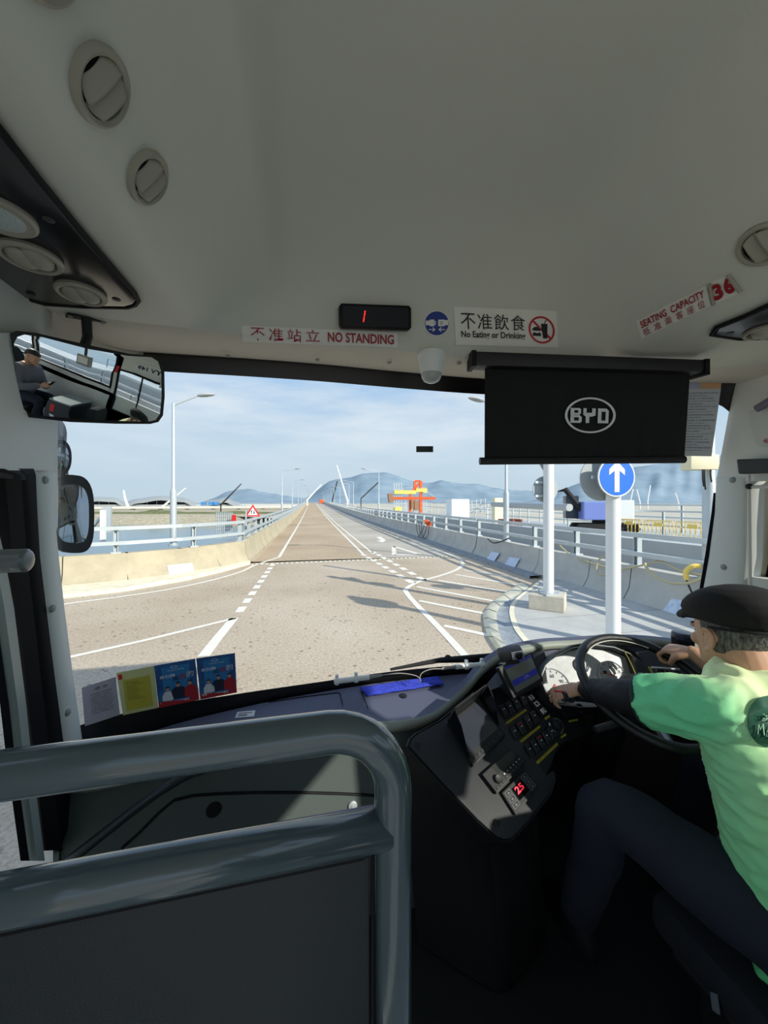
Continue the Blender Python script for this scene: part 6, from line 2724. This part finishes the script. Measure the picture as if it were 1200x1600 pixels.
def shirt_material():
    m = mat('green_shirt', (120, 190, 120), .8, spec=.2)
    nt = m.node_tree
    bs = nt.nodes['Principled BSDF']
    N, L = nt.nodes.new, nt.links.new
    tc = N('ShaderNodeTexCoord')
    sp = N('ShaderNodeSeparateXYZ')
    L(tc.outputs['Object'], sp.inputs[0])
    # colour fade: pale green yoke, deeper green hem, teal sleeve ends
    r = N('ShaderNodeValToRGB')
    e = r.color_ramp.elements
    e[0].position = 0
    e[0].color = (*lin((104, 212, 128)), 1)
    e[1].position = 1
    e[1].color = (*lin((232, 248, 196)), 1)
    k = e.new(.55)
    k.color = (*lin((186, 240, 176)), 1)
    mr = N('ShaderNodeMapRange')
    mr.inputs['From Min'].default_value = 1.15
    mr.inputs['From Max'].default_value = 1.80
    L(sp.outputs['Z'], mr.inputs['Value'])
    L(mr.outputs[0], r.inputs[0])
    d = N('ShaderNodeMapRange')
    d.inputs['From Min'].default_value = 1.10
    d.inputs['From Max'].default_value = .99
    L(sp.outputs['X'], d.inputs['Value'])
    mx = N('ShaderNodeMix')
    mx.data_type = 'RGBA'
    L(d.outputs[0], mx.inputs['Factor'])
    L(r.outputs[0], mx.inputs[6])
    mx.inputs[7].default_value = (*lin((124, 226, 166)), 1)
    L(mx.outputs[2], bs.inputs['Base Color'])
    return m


# ---------------- driver
HO = Vector((1.228, .826, 1.757))
MH = Matrix.Translation(HO) @ Matrix.Rotation(R(-11), 4, 'Z') @ Matrix.Rotation(R(-8), 4, 'X')
drv = thing('person', 'bus driver in a black flat cap and green shirt with both hands at the wheel', 'person', (1.24, .62, 1.15))
TORSO = [((1.25, .64, 1.12), .150, .115), ((1.25, .655, 1.25), .155, .115), ((1.245, .68, 1.38), .155, .115), ((1.237, .71, 1.52), .172, .118), ((1.228, .735, 1.64), .182, .112), ((1.222, .755, 1.71), .170, .095), ((1.217, .775, 1.755), .110, .075), ((1.214, .785, 1.785), .065, .065)]
shL, elL, wrL = Vector((1.066, .748, 1.712)), at_d(975, 1088, 1.17), at_d(908, 1076, 1.395)
shR, elR, wrR = Vector((1.385, .75, 1.700)), Vector((1.525, .90, 1.56)), at_d(1083, 1020, 1.375)
hipL, knL, anL = Vector((1.165, .62, 1.205)), at_d(953, 1262, 1.14), Vector((.93, 1.10, .86))
hipR, knR, anR = Vector((1.335, .62, 1.205)), Vector((1.43, 1.03, 1.32)), Vector((1.42, 1.16, .86))
b = MB()
add_head(b, MH)
limb(b, [MH @ Vector((0, -.030, .07)), MH @ Vector((0, -.045, .02)), (1.215, .775, 1.72)], [.056, .055, .062])
oval_rings(b, TORSO)
limb(b, [shL, shL.lerp(elL, .5), elL, elL.lerp(wrL, .4), wrL], [.05, .046, .040, .040, .026])
limb(b, [shR, shR.lerp(elR, .5), elR, elR.lerp(wrR, .4), wrR], [.05, .046, .040, .040, .026])
for h, k, a in ((hipL, knL, anL), (hipR, knR, anR)):
    limb(b, [h, h.lerp(k, .5), k, k.lerp(a, .35), a], [.085, .075, .055, .055, .038])
tipL = at_d(874, 1082, 1.43)
add_hand(b, wrL, tipL - wrL, (0.1, -.35, 1), (1, -.1, .1), .75, thumb_in=.5, s=.94, curls=[.35, .6, .85, .95])
rimR = wp(R(31), WR - .016)
add_hand(b, wrR, (rimR - wrR) + Vector((0, 0, .034)), WN, (-1, .2, .2), 1.15, thumb_in=1.2, s=.96)
remesh(b, 'body', M_skin, drv, .0042, 3)
b = MB()
for sx in (-1, 1):
    b.ball(MH @ Vector((sx * .031, .0785, .108)), (.012, .008, .0065), MH.to_3x3())
b.build('eyes', mat('eye_dark', (40, 30, 26), .3), drv)
b = MB()
for sx in (-1, 1):
    b.ball(MH @ Vector((sx * .033, .0865, .130)), (.016, .004, .003), MH.to_3x3())
b.build('eyebrows', M_hairb, drv)
# short greying hair under the cap
b = MB()
rr = []
for z, w, f, bk in [(.062, .060, .0, -.068), (.08, .067, .018, -.083), (.10, .0735, .040, -.095), (.125, .0775, .052, -.104), (.15, .079, .055, -.107), (.17, .078, .055, -.106)]:
    ring = []
    for k in range(33):
        a = math.pi * (1.0 + k / 32) if True else 0
        # back half plus sideburns
        ring.append(MH @ Vector((w * math.cos(a), (f * .30) + (bk - f * .30) * -math.sin(a), z)))
    rr.append(ring)
b.grid(rr)
b.build('hair', M_hair, drv, solid=.004)
# flat cap
b = MB()
rr = []
for z, w, f, bk in [(.146, .080, .100, -.112), (.160, .087, .124, -.122), (.178, .095, .136, -.132), (.197, .100, .122, -.138), (.216, .098, .096, -.136), (.234, .088, .062, -.124), (.248, .066, .022, -.100), (.256, .036, -.012, -.068), (.258, .012, -.03, -.05)]:
    rr.append([MH @ (p + Vector((0, 0, -.18 * (p.y - .1) * 0 + .10 * min(p.y + .0, .0) * 1.0 * (1 if z < .2 else .6)))) for p in head_ring(z, w, f, bk, 1.0, 32)])
b.rings(rr)
rows = []
for t in range(9):
    a = R(28 + 124 * t / 8)
    rows.append([MH @ Vector((.082 * math.cos(a), .02 + (.085 + e) * math.sin(a) * 1.0, .158 + dz)) for e, dz in ((-.02, .010), (.02, .014), (.050, .002), (.064, -.008), (.066, -.016), (.056, -.020), (.02, -.012), (-.02, -.012))])
V_ = rows
b.rings(V_)
remesh(b, 'flat_cap', M_cap, drv, .005, 5)
b = MB()
b.tube([MH @ Vector((.081 * math.cos(R(a)), -.008 + .107 * math.sin(R(a)), .146 - .012)) for a in range(185, 356, 10)], .004, 6)
b.build('cap_band', M_cap, drv)

def folds(co):
    q = Vector((co.x * 4 + co.z * 6, co.y * 7, co.z * 15 - co.x * 9))
    w = (.35 - abs(noise.noise(q * 1.5))) * .022 + (.3 - abs(noise.noise(q * 3.1))) * .008
    return w


b = MB()
oval_rings(b, [(c, rx + .022 + (.012 if i < 3 else 0), ry + .024 + (.014 if i < 3 else 0)) for i, (c, rx, ry) in enumerate(TORSO[:-1])] + [((1.215, .780, 1.785), .088, .084), ((1.215, .782, 1.800), .072, .072)])
for sh, el in ((shL, elL), (shR, elR)):
    mid = sh.lerp(el, .74)
    P = [Vector((1.222, .75, 1.700)).lerp(sh, .5), sh, sh.lerp(el, .42), mid]
    b.tube(smooth_path(P, 4), [.082, .081, .080, .079, .078, .077, .076, .075, .074, .073, .072, .071, .071], 20)
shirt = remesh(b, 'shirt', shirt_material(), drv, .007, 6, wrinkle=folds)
b = MB()
dv = (elL - shL).normalized()
o_ = shL.lerp(elL, .75)
u1 = dv.orthogonal().normalized()
u2 = dv.cross(u1)
b.tube([o_ + u1 * (.069 * math.cos(2 * math.pi * k / 24)) + u2 * (.069 * math.sin(2 * math.pi * k / 24)) for k in range(24)], .0055, 8, close=True)
b.build('sleeve_cuff', mat('dark_green_trim', (26, 62, 56), .8), drv)
b = MB()
for sh, el, wr, e in ((shL, elL, wrL, .86), (shR, elR, wrR, .80)):
    b = MB()
    limb(b, [sh.lerp(el, .45), sh.lerp(el, .75), el, el.lerp(wr, .45), el.lerp(wr, e)], [.057, .055, .051, .046, .033])
    remesh(b, 'arm_sleeve', M_sleeve, drv, .006, 3, wrinkle=lambda c: .002 * noise.noise(c * 38))
b = MB()
for h, k, a in ((hipL, knL, anL), (hipR, knR, anR)):
    limb(b, [h + Vector((0, -.02, 0)), h.lerp(k, .5), k, k.lerp(a, .35), a], [.105, .098, .078, .074, .060])
oval_rings(b, [((1.25, .62, 1.09), .12, .10), ((1.25, .63, 1.13), .185, .14), ((1.25, .645, 1.22), .185, .14), ((1.25, .655, 1.27), .172, .13)])
remesh(b, 'trousers', M_trouser, drv, .009, 5, wrinkle=lambda c: .005 * noise.noise(Vector((c.x * 9, c.y * 9 + c.z * 12, c.z * 6))))
for a in (anL, anR):
    b = MB()
    b.rings([[Vector((a.x + w * math.cos(2 * math.pi * k / 14), a.y + y + l * math.sin(2 * math.pi * k / 14), z)) for k in range(14)] for z, w, y, l in ((.752, .045, .06, .135), (.775, .047, .06, .137), (.80, .044, .055, .125), (.83, .038, .02, .075), (.87, .036, .0, .05))])
    b.build('shoe', M_bplast, drv)
# round print on the back of the shirt
S_sh = Skin(shirt)


def disc_on(px, py, rx, ry, lift):
    def f(u, v, l=0.0):
        p, n = S_sh.hit(px + u * rx, py - v * ry)
        return p + n * (lift + l)
    return f


fl = disc_on(1204, 1127, 37, 40, .0045)
b = MB()
rows = []
for k in range(1, 9):
    rows.append([fl(k / 8 * math.cos(2 * math.pi * j / 40), k / 8 * math.sin(2 * math.pi * j / 40)) for j in range(40)])
b.grid(rows, close=True)
b.bm.faces.new(list(b.bm.verts)[:40])
b.build('back_print', mat('print_dark_green', (20, 84, 62), .7), drv)
b = MB()
b.text('澳', fl, -.56, .02, -.12, .42, .008, .0)
b.text('門', fl, .06, .02, .52, .42, .008, .0)
b.text('MACAU', fl, -.66, -.48, .75, -.08, .008, .0)
b.build('print_lettering', mat('print_pale', (150, 196, 168), .7), drv, smooth=0)

# ---------------- driver seat
seat = thing('driving_chair', 'black driver seat beneath the driver with a small badge on its side', 'seat', (1.25, .62, .75))
b = MB()
b.box((1.25, .66, 1.045), (.48, .50, .11))
b.build('cushion', mat('seat_cloth', (22, 25, 32), .9), seat, bevel=.03, smooth=40)
b = MB()
b.rings([[Vector((1.25 + sx * w, y, z)) for sx, y in ((-1, y0 - .05), (1, y0 - .05), (1, y0 + .05), (-1, y0 + .05))] for z, w, y0 in ((1.05, .24, .40), (1.25, .245, .385), (1.5, .23, .36), (1.72, .17, .34), (1.78, .13, .335))])
b.build('backrest', MATS['seat_cloth'], seat, bevel=.025, smooth=40)
b = MB()
b.box((1.25, .62, .98), (.46, .46, .03))
b.box((1.25, .62, .86), (.40, .36, .22))
b.build('pedestal', M_bplast, seat, bevel=.01, smooth=0)
b = MB()
ps = Plane(Vector((1.008, .7, 1.0)), Vector((1.008, .8, 1.0)), Vector((1.008, .7, 1.1)))
f = quadmap(ps, ((1112, 1549), (1122, 1553), (1126, 1585), (1115, 1577)), .001)
b.slab(f, 0, 0, 1, 1, .004)
b.build('badge', mat('badge_grey', (110, 120, 126), .5), seat, smooth=0)

# ---------------- passenger and the things the interior mirror shows
PO = Vector((1.30, -.86, 1.50))
M_jacket = mat('grey_jacket', (112, 112, 120), .85, bump=.1, bscale=120)
def passenger():
    root = thing('person', 'passenger in a grey jacket looking at a phone, seen in the interior mirror', 'person', PO)
    o = PO
    tor = [((o.x, o.y, 1.48), .16, .12), ((o.x, o.y + .01, 1.62), .155, .115), ((o.x, o.y + .03, 1.78), .165, .115), ((o.x, o.y + .04, 1.92), .18, .11), ((o.x, o.y + .05, 1.99), .16, .09), ((o.x, o.y + .055, 2.04), .09, .07)]
    M = Matrix.Translation((o.x, o.y + .09, 2.05)) @ Matrix.Rotation(R(-14), 4, 'X')
    sl_, sr_ = Vector((o.x - .175, o.y + .04, 1.96)), Vector((o.x + .175, o.y + .04, 1.96))
    eL, eR = Vector((o.x - .22, o.y + .14, 1.73)), Vector((o.x + .22, o.y + .14, 1.73))
    wL, wR = Vector((o.x - .07, o.y + .34, 1.80)), Vector((o.x + .07, o.y + .34, 1.80))
    b = MB()
    add_head(b, M)
    limb(b, [M @ Vector((0, -.03, .06)), M @ Vector((0, -.045, 0)), (o.x, o.y + .05, 1.98)], [.05, .05, .056])
    oval_rings(b, tor)
    for s_, e_, w_, k in ((sl_, eL, wL, 1), (sr_, eR, wR, -1)):
        limb(b, [s_, e_, w_], [.045, .038, .026])
        add_hand(b, w_, (-k * -.25, .8, .3), (k * -.6, -.3, -.3), (0, -.2, 1), 1.0, s=.85)
    for sx in (-1, 1):
        limb(b, [(o.x + sx * .1, o.y, 1.52), (o.x + sx * .13, o.y + .42, 1.55), (o.x + sx * .12, o.y + .44, 1.14)], [.08, .055, .04])
    remesh(b, 'body', M_skin, root, .006, 2)
    b = MB()
    b.rings([[M @ p for p in head_ring(z, w, f, bk)] for z, w, f, bk in ((.09, .072, -.01, -.10), (.14, .083, .03, -.112), (.165, .084, .10, -.112), (.20, .074, .09, -.10), (.235, .045, .05, -.06), (.244, .015, .01, -.02))])
    b.build('hair', M_hairb, root, smooth=80)
    b = MB()
    oval_rings(b, [(c, rx + .028, ry + .03) for c, rx, ry in tor[:-1]] + [((o.x, o.y + .05, 2.035), .085, .08)])
    for s_, e_, w_ in ((sl_, eL, wL), (sr_, eR, wR)):
        limb(b, [s_, e_, e_.lerp(w_, .85)], [.07, .06, .045])
    remesh(b, 'jacket', M_jacket, root, .010, 3, wrinkle=lambda c: .004 * noise.noise(c * 16))
    b = MB()
    for sx in (-1, 1):
        limb(b, [(o.x + sx * .1, o.y, 1.52), (o.x + sx * .13, o.y + .42, 1.55), (o.x + sx * .12, o.y + .44, 1.14)], [.10, .075, .065])
    remesh(b, 'trousers', M_trouser, root, .012, 3)
    b = MB()
    b.box((0, 0, 0), (.07, .008, .14), Matrix.Translation((o.x, o.y + .43, 1.86)) @ Matrix.Rotation(R(-35), 4, 'X'))
    tag(b.build('phone', M_glossblack, None, bevel=.003, smooth=0), 'dark phone held by the passenger in the interior mirror', 'phone')
    st = thing('coach_chair', 'dark passenger seat behind the driver, seen in the interior mirror', 'seat', (o.x, o.y, 1.05))
    b = MB()
    b.box((o.x, o.y + .1, 1.40), (.46, .48, .12))
    b.build('cushion', MATS['seat_cloth'], st, bevel=.03, smooth=40)
    b = MB()
    b.rings([[Vector((o.x + sx * w, y, z)) for sx, y in ((-1, y0 - .05), (1, y0 - .05), (1, y0 + .05), (-1, y0 + .05))] for z, w, y0 in ((1.42, .23, o.y - .2), (1.7, .23, o.y - .22), (2.05, .21, o.y - .27), (2.2, .15, o.y - .30))])
    b.build('backrest', MATS['seat_cloth'], st, bevel=.03, smooth=40)
    b = MB()
    b.box((o.x, o.y + .05, 1.20), (.36, .34, .30))
    b.build('pedestal', M_bplast, st, smooth=0)


passenger()
cab = thing('equipment_cabinet', 'dark cabinet with a pale top behind the driver, seen in the interior mirror', 'cabinet', (1.3, -.3, 1.05))
b = MB()
b.box((1.40, -.12, 1.36), (.52, .34, .62))
b.build('body', M_bplast2, cab, bevel=.03, smooth=40)
b = MB()
b.box((1.40, -.12, 1.685), (.50, .33, .03))
b.build('top', mat('cabinet_top', (150, 160, 160), .35), cab, bevel=.008, smooth=0)
b = MB()
b.box((1.137, -.18, 1.56), (.006, .06, .12))
b.build('red_notice', M_signred, cab, smooth=0)
b = MB()
b.box((1.137, -.18, 1.36), (.006, .05, .2))
b.build('white_notice', M_paper, cab, smooth=0)
b = MB()
b.prism([Vector((XR - .004, .50, 2.46)), Vector((XR - .004, .98, 2.46)), Vector((XR - .004, .98, 2.58)), Vector((XR - .004, .50, 2.58))], (-.004, 0, 0))
o = tag(b.build('number_plate_sign', M_white, None, smooth=0), 'white registration sign over the driver window, reversed in the interior mirror', 'sign')
b = MB()
f = lambda u, v, l=0.0: Vector((XR - .008 - l, .98 - .48 * (1 - u), 2.46 + .12 * v)) if False else Vector((XR - .009 - l, .98 - .48 * u, 2.46 + .12 * v))
b.text('YV 149', lambda u, v, l=0.0: Vector((XR - .009 - l, .50 + .48 * (1 - u) if False else .50 + .48 * (1 - u), 2.46 + .12 * v)), .12, .2, .88, .8, .001, .03)
b.build('lettering', M_blackink, o, smooth=0)
b = MB()
b.box((XR - .012, .235, 2.38), (.02, .05, .14))
tag(b.build('glass_hammer', M_signred, None, bevel=.008, smooth=0), 'red emergency hammer on the pillar behind the driver, seen in the interior mirror', 'hammer')

fd = thing('fare_display', 'pale grey box hung from the ceiling beside the passenger window, seen in the interior mirror', 'display', (1.55, -.14, 2.93))
b = MB()
b.box((1.55, -.14, 2.40), (.09, .17, .20))
b.build('case', mat('fare_grey', (150, 152, 152), .5), fd, bevel=.01, smooth=0)
b = MB()
b.box((1.55, -.14, 2.715), (.02, .03, .44))
b.build('hanger', M_bplast, fd, smooth=0)
b = MB()
b.box((1.503, -.14, 2.40), (.004, .13, .12))
b.build('label', M_paper, fd, smooth=0)
